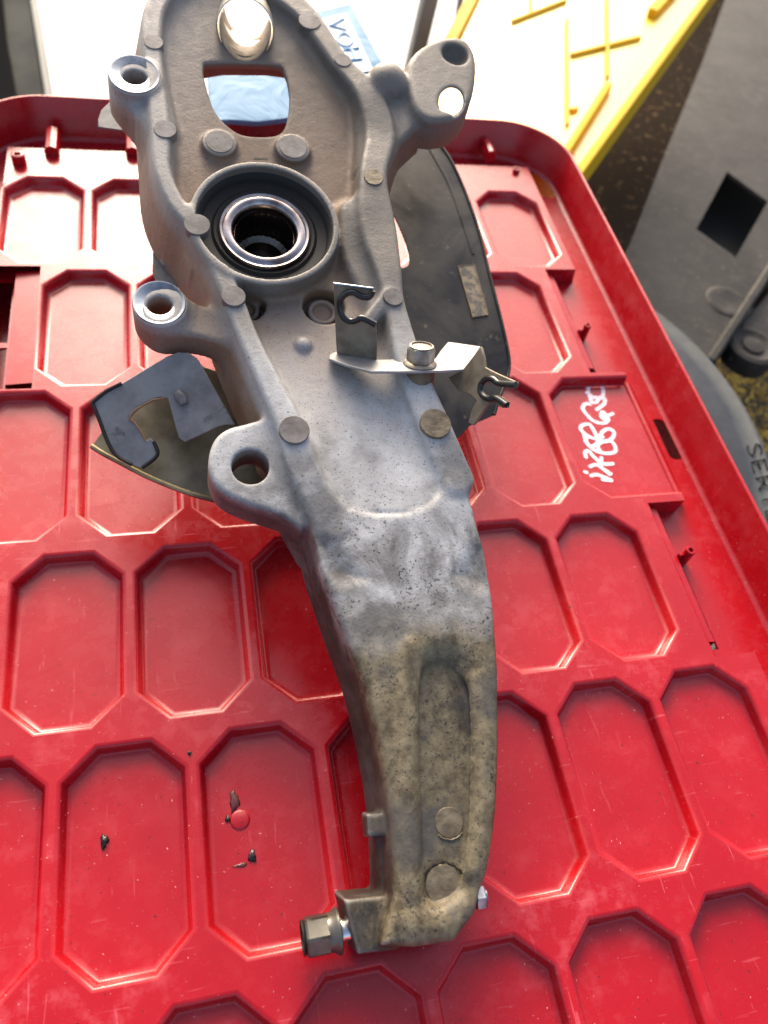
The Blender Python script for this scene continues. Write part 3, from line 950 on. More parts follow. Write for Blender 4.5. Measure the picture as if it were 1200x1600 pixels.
# ---- dark splash shield
M_SH = mat('dusty_black_steel', (0.030, 0.030, 0.028), 0.42, 0.4)
n = NB(M_SH)
a_ = n.noise(14, 6, 0.62, dist=.6); b_ = n.noise(120, 4, 0.6)
c = n.mix(n.ramp(a_, [(0.42, 0.0), (0.62, 1.0)]), (0.008, 0.008, 0.008), (0.036, 0.032, 0.026))
c = n.mix(n.ramp(b_, [(0.64, 0.0), (0.74, 0.6)]), c, (0.16, 0.12, 0.07))
n.color(c); n.rough(n.ramp(a_, [(0.4, 0.3), (0.65, 0.55)])); n.bump(n.math('ADD', a_, n.math('MULTIPLY', b_, .2)), 0.35, 0.0015)
M_TAB = mat('greasy_grey_steel', (0.16, 0.165, 0.17), 0.45, 0.1)
n = NB(M_TAB)
a_ = n.noise(45, 6, 0.65)
c = n.mix(n.ramp(a_, [(0.36, 0.0), (0.62, 1.0)]), (0.10, 0.098, 0.094), (0.19, 0.187, 0.18))
c = n.mix(n.ramp(n.noise(28, 5, 0.7, n.mapped(loc=(4, 0, 0))), [(0.57, 0.0), (0.64, 0.7)]), c, (0.04, 0.037, 0.034))
n.color(c); n.bump(n.noise(200, 4), 0.25, 0.0006)
M_OCH = mat('ochre_filmed_steel', (0.10, 0.085, 0.05), 0.45, 0.4)
n = NB(M_OCH)
n.color(n.mix(n.ramp(n.noise(40, 5), [(0.4, 0.0), (0.6, 1.0)]), (0.075, 0.062, 0.038), (0.15, 0.13, 0.085))); n.bump(n.noise(150, 4), .25, .0006)
SW = -70
def sh_slab(name, pts, wv, th, m, parent=knuckle, holes=(), bevel=0.0004, sm_=0):
    o = [hitp(x, y, kplane(wv), KN) for x, y in pts]
    if sm_: o = smoothpath(o, sm_, True)
    h = [smoothpath([hitp(x, y, kplane(wv), KN) for x, y in hh], 4, True) for hh in holes]
    return slab(name, o, KN, th, m, parent, h, bevel)
sh = sh_slab('splash_shield', [(540, 230), (600, 205), (640, 200), (660, 202), (684, 222), (703, 248), (722, 288), (738, 330), (752, 375), (764, 425), (778, 480), (790, 530), (796, 568), (792, 592), (783, 615), (772, 648),
        (735, 664), (714, 686), (690, 670), (640, 560), (600, 480), (560, 400), (540, 300)], SW, .0016, M_SH,
        holes=[[(596, 330), (604, 328), (614, 334), (630, 368), (639, 398), (637, 415), (622, 418), (606, 412), (598, 370)]])
tube('pressed_step', smoothpath([hitp(x, y, kplane(SW - 2.3), KN) for x, y in ((668, 232), (700, 290), (722, 350), (738, 400))], 4), .0030, M_SH, knuckle, 8)
tube('rolled_hem', smoothpath([hitp(x, y, kplane(SW), KN) for x, y in ((684, 222), (703, 248), (722, 288), (738, 330), (752, 375), (764, 425), (778, 480), (790, 530), (796, 568), (792, 592), (783, 615), (772, 648))], 4), .0012, M_SH, knuckle, 8)
M_STK = mat('worn_gold_sticker', (0.26, 0.20, 0.12), 0.5)
n = NB(M_STK)
n.color(n.mix(n.ramp(n.noise(160, 5, .7), [(0.45, 0.0), (0.55, 1.0)]), (0.07, 0.06, 0.045), (0.24, 0.18, 0.10)))
sh_slab('sticker', [(716, 416), (741, 413), (763, 492), (739, 496)], SW + .5, .0003, M_STK, bevel=0)
tube('sticker_edge', [hitp(x, y, kplane(SW + .6), KN) for x, y in ((716, 416), (741, 413), (763, 492), (739, 496), (716, 416))], .0004, mat('gold_print', (0.32, 0.22, 0.10), .5), knuckle, 4)
# left pieces of the shield
sh_slab('shield_lower_piece', [(143, 697), (158, 676), (196, 610), (280, 560), (400, 600), (450, 800), (430, 797), (385, 790), (340, 781), (300, 771), (262, 757), (225, 741), (185, 720)], SW + 14, .0015, M_OCH, sm_=0)
tube('rolled_hem', smoothpath([hitp(x, y, kplane(SW + 14), KN) for x, y in ((143, 697), (162, 709), (185, 721), (225, 742), (262, 758), (300, 772), (340, 782), (385, 791), (430, 798))], 4), .0016, metal('brassy_edge', (0.30, 0.24, 0.13), (0.10, 0.08, 0.05), 0.35, metal_=.8), knuckle, 8)
sh_slab('shield_upper_piece', [(153, 198), (153, 186), (158, 172), (170, 160), (195, 158), (250, 180), (250, 215), (225, 208)], -40, .0015, M_TAB)
sh_slab('shield_back_piece', [(256, 340), (246, 362), (239, 392), (238, 425), (246, 446), (300, 450), (300, 340)], -46, .0015, M_PAD)
lathe('rivet', [(pxr(262, 410, -40, 12), -.003), (pxr(262, 410, -40, 12), .001), (0, .002)], hitp(263, 408, kplane(-42), KN), KN, M_TAB, knuckle, 20)
# folded grey tab with the torn C-shaped cut
TN = (KN * .92 + Vector((-.25, -.30, 0))).normalized()
TP = KW(260, 650, -34)
tb = [(144, 629), (165, 612), (190, 599), (228, 576), (262, 556), (278, 550), (295, 551), (307, 559), (316, 572), (342, 620), (368, 664), (352, 664), (338, 668), (322, 676), (289, 691), (279, 684), (273, 662), (262, 622),
      (252, 620), (238, 624), (222, 632), (208, 643), (202, 655), (208, 658), (219, 672), (228, 689), (234, 684), (240, 690), (246, 711), (222, 731), (206, 726), (182, 712), (168, 690), (156, 658)]
slab('folded_tab', [on(x, y, TP, TN) for x, y in tb], TN, .0016, M_TAB, knuckle, bevel=.0005)
tube('tab_dimple', [on(277, 613, TP, TN), on(284, 622, TP, TN), on(288, 632, TP, TN)], [.0026, .0038, .0026], M_TAB, knuckle, 16)
M_GRM = mat('black_edge_grime', (0.014, 0.012, 0.010), 0.5, 0, .3)
for pp_ in (((144, 629), (156, 658), (168, 690), (182, 712), (206, 726)), ((144, 629), (165, 612), (190, 599)), ((222, 731), (246, 711), (240, 690))):
    tube('grimy_edge', smoothpath([on(x, y, TP + TN * .0002, TN) for x, y in pp_], 4), .0011, M_GRM, knuckle, 8)
tube('torn_edge', [on(x, y, TP + TN * .0004, TN) for x, y in ((258, 622), (240, 625), (222, 634), (208, 644), (202, 655), (210, 660), (219, 673), (228, 689))], [.0005, .0007, .0006, .0008, .0006, .0007, .0005, .0004], mat('rust_edge', (0.20, 0.10, 0.045), 0.6), knuckle, 6)

# ---- line bracket with two clips, bolted to the right rail
M_BR = mat('bracket_steel', (0.36, 0.36, 0.35), 0.42, 0.5)
n = NB(M_BR)
n.color(n.mix(n.ramp(n.noise(60, 5), [(0.4, 0.0), (0.65, 1.0)]), (0.27, 0.265, 0.255), (0.40, 0.40, 0.40))); n.bump(n.noise(200, 4), .2, .0005)
M_BRT = mat('bracket_tan_side', (0.17, 0.13, 0.085), 0.5, 0.3)
n = NB(M_BRT)
n.color(n.mix(n.ramp(n.noise(80, 5), [(0.4, 0.0), (0.62, 1.0)]), (0.115, 0.09, 0.06), (0.20, 0.165, 0.115))); n.bump(n.noise(200, 4), .3, .0006)
BN = (KN * math.cos(math.radians(38)) + KV * math.sin(math.radians(38))).normalized()
BP = KW(655, 575, 5)
pl = [(514, 560), (515, 553), (526, 549), (592, 562), (640, 560), (680, 560), (688, 548), (700, 534), (751, 541), (741, 556), (724, 577), (690, 579), (640, 580), (580, 580), (545, 571)]
slab('bracket_plate', [on(x, y, BP, BN) for x, y in pl], BN, .0016, M_BR, knuckle, bevel=.0004)
# upright tab
e0, e1 = on(523, 553, BP, BN), on(589, 562, BP, BN)
UN = (e1 - e0).cross(BN).normalized()
if UN.dot(CAM - e0) < 0: UN = -UN
ut = [(521, 443), (583, 451), (584, 464), (574, 468), (565, 464), (552, 457), (541, 458), (533, 466), (531, 481), (536, 495), (547, 503), (558, 500), (565, 497), (575, 502), (587, 507), (589, 530), (588, 563), (560, 560), (526, 553), (523, 500)]
slab('clip_tab', [on(x, y, e0, UN) for x, y in ut], UN, .0016, M_BRT, knuckle, bevel=.0004)
M_BLK = mat('black_clip_rubber', (0.010, 0.010, 0.010), 0.25)
tube('clip_lining', smoothpath([on(x, y, e0 + UN * .0006, UN) for x, y in ((583, 454), (578, 463), (566, 464), (552, 457), (541, 459), (533, 467), (531, 481), (536, 495), (547, 502), (558, 500), (566, 497), (587, 507))], 4), .0018, M_BLK, knuckle, 8)
tube('tab_edge', [on(521, 443, e0 + UN * .0003, UN), on(583, 451, e0 + UN * .0003, UN)], .0007, M_MACH, knuckle, 6)
# down-turned tab
g0, g1 = on(751, 541, BP, BN), on(724, 577, BP, BN)
DN = (g1 - g0).cross(BN).normalized()
DN = (DN * .55 + (CAM - g0).normalized() * .6).normalized()
dt = [(751, 541), (756, 558), (758, 574), (776, 583), (808, 597), (806, 605), (798, 608), (781, 604), (772, 594), (760, 592), (752, 600), (751, 612), (756, 620), (765, 624), (772, 620), (782, 619), (794, 628), (792, 637), (784, 637), (768, 629), (760, 634), (740, 664), (731, 661), (737, 640), (745, 626), (735, 616), (715, 610), (700, 590), (724, 577)]
slab('clip_tab', [on(x, y, g1, DN) for x, y in dt], DN, .0018, M_BRT, knuckle, bevel=.0004)
tube('clip_lining', smoothpath([on(x, y, g1 + DN * .0006, DN) for x, y in ((806, 601), (790, 600), (778, 598), (770, 592), (760, 592), (752, 600), (751, 612), (757, 620), (766, 623), (776, 622), (792, 633))], 4), .0018, M_BLK, knuckle, 8)
# bracket bolt and its pillar
bc_ = on(656, 569, BP, BN)
M_BOLT = mat('filmed_bolt', (0.30, 0.27, 0.22), 0.42, 0.6)
n = NB(M_BOLT); n.color(n.mix(n.ramp(n.noise(120, 4), [(0.4, 0.0), (0.6, 1.0)]), (0.20, 0.17, 0.13), (0.36, 0.33, 0.28)))
q = scl(656, 560, 8)
lathe('bolt_flange', [(q * 25, 0), (q * 26, .0006), (q * 24, .0014), (q * 19, .0024), (0, .0026)], bc_, BN, M_BOLT, knuckle, 40)
v, f = hexprism(bc_ + BN * .002, BN, q * 22, .0085)
hb = mesh('bolt_head', v, f, M_BOLT, knuckle, auto=25)
hb.modifiers.new('b', 'BEVEL').width = .0004
lathe('bolt_cup', [(q * 18.5, 0), (q * 18.5, .0008), (q * 15.5, .0010), (q * 14.5, -.0004), (0, -.0004)], bc_ + BN * .0104, BN, M_BOLT, knuckle, 32)
lathe('bolt_pillar', [(q * 30, -.022), (q * 25, -.010), (q * 24, 0)], bc_ - BN * .0017, BN, M_PADT, knuckle, 40)

# ---- lower clamp bolt
AX = (KW(478, 1463, -22) - KW(560, 1446, -22)).normalized()
M_CHR = metal('bright_washer', (0.75, 0.74, 0.72), (0.5, 0.48, 0.44), 0.12)
M_HEX = metal('tan_filmed_bolt', (0.14, 0.13, 0.105), (0.02, 0.018, 0.015), 0.25, .45, .7, 110)
c0 = KW(548, 1450, -24)
q = scl(510, 1460, -22)
lathe('bolt_shank', [(q * 17, -.010), (q * 17, q * 14), (q * 20, q * 15), (q * 20, q * 20)], c0, AX, M_CHR, knuckle, 40)
lathe('bolt_washer', [(q * 30, 0), (q * 33.5, .0006), (q * 34, .0016), (q * 31, .0030), (q * 28, .0048), (q * 28, .0060)], c0 + AX * q * 17, AX, M_HEX, knuckle, 48)
v, f = hexprism(c0 + AX * (q * 17 + .0050), AX, q * 31, q * 40)
hb = mesh('bolt_head', v, f, M_HEX, knuckle, auto=25); hb.modifiers.new('b', 'BEVEL').width = .0008
lathe('bolt_socket', [(q * 26, 0), (q * 25, .0008), (q * 20, .0008), (q * 18, -.001), (0, -.001)], c0 + AX * (q * 57 + .0052), AX, M_SEAL, knuckle, 32)
e0 = KW(741, 1403, -16)
v, f = hexprism(e0, -AX, q * 19, q * 17)
hb = mesh('bolt_nut', v, f, M_MACH, knuckle, auto=25); hb.modifiers.new('b', 'BEVEL').width = .0006
lathe('bolt_tip', [(q * 10, 0), (q * 10, q * 3), (0, q * 3.5)], e0 - AX * q * 17, -AX, M_MACH, knuckle, 24)

# ================================================================== WRITING AND DIRT ON THE LID
M_INK = mat('white_marker', (0.72, 0.66, 0.70), 0.6)
n = NB(M_INK); n.color(n.mix(n.ramp(n.noise(380, 4, .7), [(0.40, 0.0), (0.60, 1.0)]), (0.62, 0.40, 0.44), (0.78, 0.72, 0.76)))
def wr(pts): # pixel coordinates in the 4.8x crop of (850,560)
    return [onz(850 + x / 4.8, 560 + y / 4.8, ZF + .0002) for x, y in pts]
glyphs = [
    ('letter_i', [[(355, 880), (400, 872), (505, 912)][::1]]),
    ('letter_i_dot', [[(308, 852), (322, 856)]]),
    ('letter_n', [[(345, 812), (400, 800), (490, 868)], [(440, 908), (505, 915)], [(395, 795), (500, 865)]]),
    ('letter_f', [[(315, 740), (308, 705), (335, 695), (380, 745), (440, 790), (515, 790)], [(430, 745), (425, 815)]]),
    ('digit_six', [[(320, 600), (300, 560), (320, 630), (375, 685), (450, 710), (525, 705), (535, 665), (500, 620), (440, 625), (400, 655), (420, 690)]]),
    ('digit_eight', [[(440, 590), (380, 600), (320, 575), (275, 530), (290, 500), (340, 495), (370, 535), (400, 590), (450, 625), (510, 600), (525, 555), (495, 530), (450, 540), (420, 580), (395, 640), (345, 660), (310, 620)]]),
    ('letter_g', [[(345, 345), (310, 340), (290, 375), (320, 420), (365, 465), (420, 485), (465, 480), (480, 450), (440, 400), (430, 440), (470, 470)], [(455, 440), (515, 415)]]),
    ('letter_s', [[(395, 385), (450, 340), (455, 300), (420, 290), (390, 330), (350, 320), (355, 280), (320, 260)]]),
    ('digit_zero', [[(330, 250), (340, 205), (385, 185), (430, 205), (445, 250), (430, 300), (390, 290), (350, 300), (335, 265)]])]
wt = tag(empty('marker_writing', onz(960, 680, ZF)), 'x', 'x')
bpy.data.objects.remove(wt)
for nm, strokes in glyphs:
    bm = bmesh.new()
    for st in strokes:
        P = smoothpath(wr(st), 5)
        wv = 0.00115 * 1.35
        vs = []
        for i, p in enumerate(P):
            t = (P[min(i + 1, len(P) - 1)] - P[max(i - 1, 0)]).normalized()
            s = Vector((-t.y, t.x, 0)) * wv
            if i in (0, len(P) - 1): s = s * .6
            vs.append((bm.verts.new(p + s), bm.verts.new(p - s)))
        for i in range(len(vs) - 1): bm.faces.new((vs[i][0], vs[i + 1][0], vs[i + 1][1], vs[i][1]))
        for e_, i in ((P[0], 0), (P[-1], -1)):
            ring = [bm.verts.new(e_ + Vector((math.cos(a * .785) * wv, math.sin(a * .785) * wv, .00002))) for a in range(8)]
            bm.faces.new(ring)
    # tiny lift between overlapping strokes
    for fi, fa in enumerate(bm.faces):
        pass
    for i, vv in enumerate(bm.verts): vv.co.z += (i % 97) * 1e-6
    me = bpy.data.meshes.new('writing'); bm.to_mesh(me); bm.free()
    link('writing', me, M_INK, lid, False)

# oily crumbs on the lid
M_OIL = mat('black_grease', (0.012, 0.008, 0.007), 0.25)
M_BRN = mat('brown_grease_film', (0.09, 0.02, 0.016), 0.3)
def blob(px, py, rx, ry, m, label, zz=ZF, seed=0, h=.0012, grp=None):
    rs = random.Random(seed)
    c = onz(px, py, zz + .0001); q = (onz(px + 1, py, zz) - onz(px, py, zz)).length
    bm = bmesh.new()
    bmesh.ops.create_icosphere(bm, subdivisions=3, radius=1)
    for v_ in bm.verts:
        a = math.atan2(v_.co.y, v_.co.x)
        k = 1 + .2 * math.sin(3 * a + seed) + .14 * math.sin(7 * a + 2 * seed) + rs.uniform(-.14, .14)
        v_.co = Vector((v_.co.x * rx * q * k, v_.co.y * ry * q * k, max(v_.co.z, -.1) * h * (1 + .4 * math.sin(9 * v_.co.x + seed) * math.cos(8 * v_.co.y) + rs.uniform(-.15, .15))))
    me = bpy.data.meshes.new('grease'); bm.to_mesh(me); bm.free()
    o = link('grease_crumb', me, m, None, True); o.location = c
    return tag(o, label, 'grease', grp)
blob(163, 1314, 6, 11, M_OIL, 'black grease crumb in the pocket at lower left, leftmost of the grease spots', seed=1, h=.0025)
blob(366, 1252, 7, 16, M_BRN, 'brown smeared grease spot, topmost of those in the pocket left of the bolt head', seed=2, h=.0008)
blob(356, 1280, 4, 5, M_OIL, 'tiny black grease speck just beside the brown grease smear', seed=3)
blob(394, 1338, 6, 9, M_OIL, 'small black grease crumb below the round mark, left of the bolt head', seed=4, h=.0015)
blob(376, 1352, 10, 3, M_BRN, 'thin brown grease stain, lowest one in the pocket left of the bolt head', seed=5, h=.0004)
blob(296, 1177, 3, 3, M_OIL, 'black grease speck on the rib between the two lower left pockets', zz=0, seed=6)
cc = onz(375, 1281, ZF); q = (onz(376, 1281, ZF) - cc).length
lathe('mould_mark', [(q * 16, 0), (q * 15, .0005), (q * 12, .0009), (0, .0010)], cc, (0, 0, 1), M_RED, lid, 32)

# ================================================================== BACKGROUND
# open yard ground beyond and below
def ground_mat(name, c1, c2, scale=6, rough=0.8):
    m = mat(name, c1, rough)
    n = NB(m)
    a = n.noise(scale, 6, 0.6); b = n.noise(scale * 14, 4, 0.6)
    c = n.mix(n.ramp(a, [(0.35, 0.0), (0.65, 1.0)]), c1, c2)
    c = n.mix(n.ramp(b, [(0.4, 0.3), (0.6, 0.0)]), c, tuple(x * .6 for x in c1))
    n.color(c)
    n.bump(b, 0.4, 0.004)
    return m
GZ = -0.62
M_CONC = ground_mat('pale_concrete', (0.62, 0.61, 0.58), (0.75, 0.74, 0.71))
M_SOIL = ground_mat('dark_floor', (0.055, 0.042, 0.030), (0.035, 0.028, 0.022), 9)
tag(mesh('ground', [(-60, 0.9, GZ), (0.62, 0.9, GZ), (0.95, 2.2, GZ), (60, 90, GZ), (-60, 90, GZ)], [[0, 1, 2, 3, 4]], M_CONC, None), kind='structure')
tag(mesh('floor', [(-60, -30, GZ - .004), (60, -30, GZ - .004), (60, 92, GZ - .004), (-60, 92, GZ - .004)], [[0, 1, 2, 3]], M_SOIL, None), kind='structure')

def px_slab(name, pts, z, th, m, parent=None, holes=(), bevel=0.0, N=(0, 0, 1), P0=None):
    N = Vector(N).normalized(); P0 = Vector(P0) if P0 is not None else Vector((0, 0, z))
    o = [hitp(x, y, P0, N) for x, y in pts]
    h = [[hitp(x, y, P0, N) for x, y in q] for q in holes]
    return slab(name, o, N, th, m, parent, h, bevel)

# --- yellow lid beside the red one
M_YEL = mat('yellow_plastic', (0.80, 0.50, 0.01), 0.33, 0, 1.0)
n = NB(M_YEL)
n.color(n.mix(n.ramp(n.noise(12, 5), [(0.3, 0.0), (0.7, 1.0)]), (0.76, 0.46, 0.008), (0.84, 0.55, 0.015)))
n.bump(n.noise(25, 3), 0.15, 0.001)
M_YSHADE = mat('yellow_plastic_shaded', (0.66, 0.38, 0.01), 0.6, 0, .15)  # deeper copy of the yellow, shade of ribs and rails in its colour
YN = Vector((-0.13, -0.02, 1)).normalized()
YP = onz(905, 262, -0.075)
def yh(p, d=0.0): return hitp(p[0], p[1], YP + YN * d, YN)
ylid = tag(empty('crate_lid', yh((900, 120))), 'yellow ribbed plastic crate lid lying lower, behind the far right corner of the red one', 'crate lid')
slab('panel', [yh(p) for p in [(757, -70), (1145, -70), (905, 262), (830, 420), (560, 420), (640, 200), (712, 40)]], YN, 0.006, M_YEL, ylid)
def ybar(name, a, b, wd, d, hgt, bev=0.0008, m=None):
    A = yh(a, d); B = yh(b, d)
    e = (B - A).normalized(); s_ = YN.cross(e) * wd / 2
    return slab(name, [A + s_, A - s_, B - s_, B + s_], YN, hgt, m or M_YSHADE, ylid, bevel=bev)
for a, b in (((948, -60), (950, 118)), ((886, 28), (887, 192)), ((800, 31), (885, -2)), ((893, 83), (1001, 56)), ((892, 170), (903, 167)), ((828, -30), (830, 20))):
    ybar('rib', a, b, 0.0045, 0.0045, 0.005, 0)
ybar('edge_rail', (1165, -90), (893, 283), 0.012, 0.008, 0.032, .002)
ybar('rim_bar', (952, 128), (868, 262), 0.010, 0.011, 0.0125, .002)
ybar('rim_bar', (1062, -30), (1020, 15), 0.014, 0.011, 0.0125, .002)
ybar('edge_rail', (780, -90), (690, 90), 0.018, 0.008, 0.032, .002)

# --- pale blue box with a lettered label
M_BLUE = mat('blue_plastic', (0.10, 0.22, 0.36), 0.5, 0, 0.04)
n = NB(M_BLUE)
n.color(n.mix(n.ramp(n.noise(14, 4), [(0.35, 0.0), (0.7, 1.0)]), (0.10, 0.21, 0.33), (0.16, 0.29, 0.42)))
n.bump(n.noise(18, 3, 0.6, dist=1.5), 0.8, 0.004)
M_WHITE = mat('white_paper', (0.8, 0.8, 0.78), 0.6)
BZ = 0.031
bc = onz(500, 90, BZ)
bbox = tag(empty('plastic_folder', bc), 'pale blue plastic folder with a white lettered label, across the far rim', 'folder')
px_slab('folder_cover', [(318, 60), (330, 189), (360, 187), (400, 190), (450, 184), (520, 150), (600, 130), (606, 114), (548, 5), (500, 16), (420, 30), (420, 60), (380, 78)], BZ, 0.005, M_BLUE, bbox, bevel=.001)
px_slab('label', [(478, 36), (541, 21), (583, 110), (500, 116)], BZ + 0.0015, 0.001, M_WHITE, bbox)
def letters(name, strokes, place, r, m, parent, flat=0.4):
    """strokes: list of polylines in letter space; place maps (x, y) -> world"""
    bm = bmesh.new()
    for st in strokes:
        pts = [place(x, y) for x, y in st]
        o = tube('tmp', pts, r, m, None, 6)
        me = o.data
        bm.from_mesh(me)
        bpy.data.objects.remove(o)
    me = bpy.data.meshes.new(name); bm.to_mesh(me); bm.free()
    return link(name, me, m, parent, True)
M_BLUEINK = mat('blue_ink', (0.10, 0.26, 0.42), 0.5)
def blk(cx, cy):
    def p(x, y):
        # letter space x right, y up; turned so the letter tops point right along the box
        return onz(cx + y * 24 + x * 5, cy + x * 17 - y * 3, BZ + 0.0016)
    return p
for ch, st, (cx, cy) in (('V', [[(0, 1), (.5, 0), (1, 1)]], (513, 33)),
                  ('O', [smoothpath([Vector((.5, 0, 0)), Vector((0, .3, 0)), Vector((0, .7, 0)), Vector((.5, 1, 0)), Vector((1, .7, 0)), Vector((1, .3, 0)), Vector((.5, 0, 0))], 4)], (524, 56)),
                  ('H', [[(0, 0), (0, 1)], [(1, 0), (1, 1)], [(0, .5), (1, .5)]], (537, 79))):
    st = [[(q[0], q[1]) for q in s_] for s_ in st]
    letters('letter', st, blk(cx, cy), 0.0022, M_BLUEINK, bbox)

# --- thin posts and the dark frame far left
M_GREY = mat('grey_paint', (0.22, 0.22, 0.20), 0.6, 0, .1)
M_DKFR = mat('dark_frame_paint', (0.028, 0.030, 0.030), 0.7, 0, 0)
n = NB(M_DKFR); n.color(n.mix(n.ramp(n.noise(5, 4), [(0.4, 0.0), (0.6, 1.0)]), (0.05, 0.05, 0.046), (0.085, 0.085, 0.075)))
def post_at(name, pa, pb, y, wd, m, label, cat):
    P = Vector((0, y, 0)); N = Vector((0, -1, 0))
    A = hitp(*pa, P, N); B = hitp(*pb, P, N)
    d = (B - A); B = A + d * 1.6; A = A - d * 0.6
    s = Vector((wd / 2, 0, 0))
    o = slab(name, [A - s, A + s, B + s, B - s], (0, -1, 0), wd, m, None, bevel=wd * .1)
    return tag(o, label, cat)
post_at('metal_post', (648, 110), (684, -40), 1.15, 0.022, M_GREY, 'grey metal post behind the casting, between the blue folder and the yellow lid', 'post')
post_at('metal_post', (712, 60), (726, -40), 1.5, 0.010, M_GREY, 'thinner of the two upright posts, just left of the yellow lid', 'post')
fr_ = tag(empty('door_frame', onz(20, 60, -0.3)), 'dark frame at the top left corner, beyond the rim of the red lid', 'frame')
px_slab('frame_panel', [(-140, -90), (32, -90), (68, 150), (76, 230), (-140, 230)], -0.30, 0.05, M_DKFR, fr_)
px_slab('edge_strip', [(33, -90), (42, -90), (82, 150), (90, 230), (78, 230), (70, 150)], -0.295, 0.05, M_GREY, fr_, bevel=.003)
px_slab('inner_shadow_gap', [(-140, -90), (-5, -90), (10, 60), (28, 160), (32, 230), (-140, 230)], -0.292, 0.005, mat('shadow_black', (0.012, 0.012, 0.012), 0.8, 0, 0), fr_)  # black slab painting the shade inside the frame

def bar_px(name, a, b, wd, z, hgt, m, parent, bev=0.0008):
    A = onz(*a, z); B = onz(*b, z)
    d = (B - A).normalized(); s = Vector((-d.y, d.x, 0)) * wd / 2
    return slab(name, [A + s, A - s, B - s, B + s], (0, 0, 1), hgt, m, parent, bevel=bev)
# --- dark moulded plastic part at the right
M_PLA = mat('grey_moulded_plastic', (0.085, 0.085, 0.082), 0.6, 0, 0.2)
n = NB(M_PLA)
g1 = n.noise(10, 5, 0.6); g2 = n.noise(160, 3, 0.6)
c = n.mix(n.ramp(g1, [(0.35, 0.0), (0.65, 1.0)]), (0.013, 0.0115, 0.010), (0.030, 0.028, 0.025))
c = n.mix(n.ramp(g2, [(0.66, 0.0), (0.72, 0.7)]), c, (0.20, 0.17, 0.12))
c = n.mix(n.ramp(n.noise(45, 5, .65), [(0.48, 0.0), (0.68, 0.4)]), c, (0.06, 0.052, 0.042))
n.color(c); n.bump(n.math('ADD', g1, n.math('MULTIPLY', g2, .1)), 0.4, 0.004)
M_PLD = mat('dusty_black_plastic', (0.022, 0.018, 0.015), 0.9, 0, 0)
n = NB(M_PLD)
c = n.mix(n.ramp(n.noise(90, 4, 0.6), [(0.60, 0.0), (0.68, 0.7)]), (0.026, 0.020, 0.015), (0.16, 0.11, 0.06))
n.color(c); n.bump(n.noise(120, 3), 0.4, 0.003)
PZ = -0.20
pp = tag(empty('plastic_liner', onz(1100, 250, PZ)), 'dusty dark grey moulded plastic part with a square hole, beside the yellow lid', 'car part')
px_slab('moulded_face', [(1165, -90), (1330, -90), (1330, 330), (1205, 405), (1112, 556), (1030, 640), (920, 500), (985, 380), (1035, 250), (1100, 90)], PZ, 0.006, M_PLA, pp,
        holes=[[(1136, 268), (1200, 315), (1150, 402), (1088, 358)]], bevel=0)
A = onz(1165, -90, PZ); B = onz(920, 500, PZ)
f0 = [onz(x, y, PZ - 0.001) for x, y in ((1165, -90), (1100, 90), (1035, 250), (985, 380), (920, 500))]
sv = []
for dx, dz in ((0, 0), (-.05, -.002), (-.10, -.010), (-.16, -.026), (-.24, -.045), (-.42, -.07)):
    sv += [p + Vector((dx, -.02 * abs(dx), dz)) for p in f0]
sf = [[j * 5 + i, j * 5 + i + 1, j * 5 + i + 6, j * 5 + i + 5] for j in range(5) for i in range(4)]
mesh('sloping_side', sv, sf, M_PLD, pp, auto=60)
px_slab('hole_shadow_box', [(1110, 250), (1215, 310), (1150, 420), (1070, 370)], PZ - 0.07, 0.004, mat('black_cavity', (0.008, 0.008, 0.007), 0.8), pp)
lathe('round_seat', [(0.0, .001), (0.020, .001), (0.025, .0022), (0.030, .001), (0.033, -.001)], onz(1137, 472, PZ), (0, 0, 1), M_PLA, pp, 32)
bar_px('edge_ridge', (1222, 392), (1112, 562), 0.014, PZ + 0.003, 0.05, M_PLA, pp, .004)
# bracket with round eye
ar = tag(empty('round_eye_bracket', onz(1170, 545, -0.2)), 'dirty grey arm end with a round eye bolt, right edge, above the tyre', 'bracket')
lathe('eye', [(0.034, -.02), (0.036, .0), (0.034, .006), (0.028, .008), (0.024, .006), (0.016, .005), (0.0145, .008), (0.006, .009), (0.0, .009)], onz(1173, 545, -0.22), (0, 0, 1), M_PLA, ar, 32)
bar_px('arm', (1185, 530), (1290, 400), 0.06, -0.216, 0.02, M_PLA, ar, .006)
mesh_floor = px_slab('under_tray', [(900, 380), (1400, 200), (1400, 640), (1180, 640), (1000, 640)], -0.36, 0.004, M_PLD, pp)

# --- tyre
M_TYRE = mat('tyre_rubber', (0.075, 0.083, 0.095), 0.6, 0, .3)
n = NB(M_TYRE)
c = n.mix(n.ramp(n.noise(25, 5, 0.6), [(0.35, 0.0), (0.65, 1.0)]), (0.014, 0.018, 0.026), (0.026, 0.031, 0.039))
TZ = -0.13
q = [onz(x, y, TZ) for x, y in ((1022, 482), (1100, 550), (1200, 705))]
ax_, ay, bx_, by, cx_, cy_ = q[0].x, q[0].y, q[1].x, q[1].y, q[2].x, q[2].y
D_ = 2 * (ax_ * (by - cy_) + bx_ * (cy_ - ay) + cx_ * (ay - by))
tcx = ((ax_ ** 2 + ay ** 2) * (by - cy_) + (bx_ ** 2 + by ** 2) * (cy_ - ay) + (cx_ ** 2 + cy_ ** 2) * (ay - by)) / D_
tcy = ((ax_ ** 2 + ay ** 2) * (cx_ - bx_) + (bx_ ** 2 + by ** 2) * (ax_ - cx_) + (cx_ ** 2 + cy_ ** 2) * (bx_ - ax_)) / D_
TR = math.hypot(ax_ - tcx, ay - tcy)
print('TYRE', tcx, tcy, TR)
sx_ = n.sep()
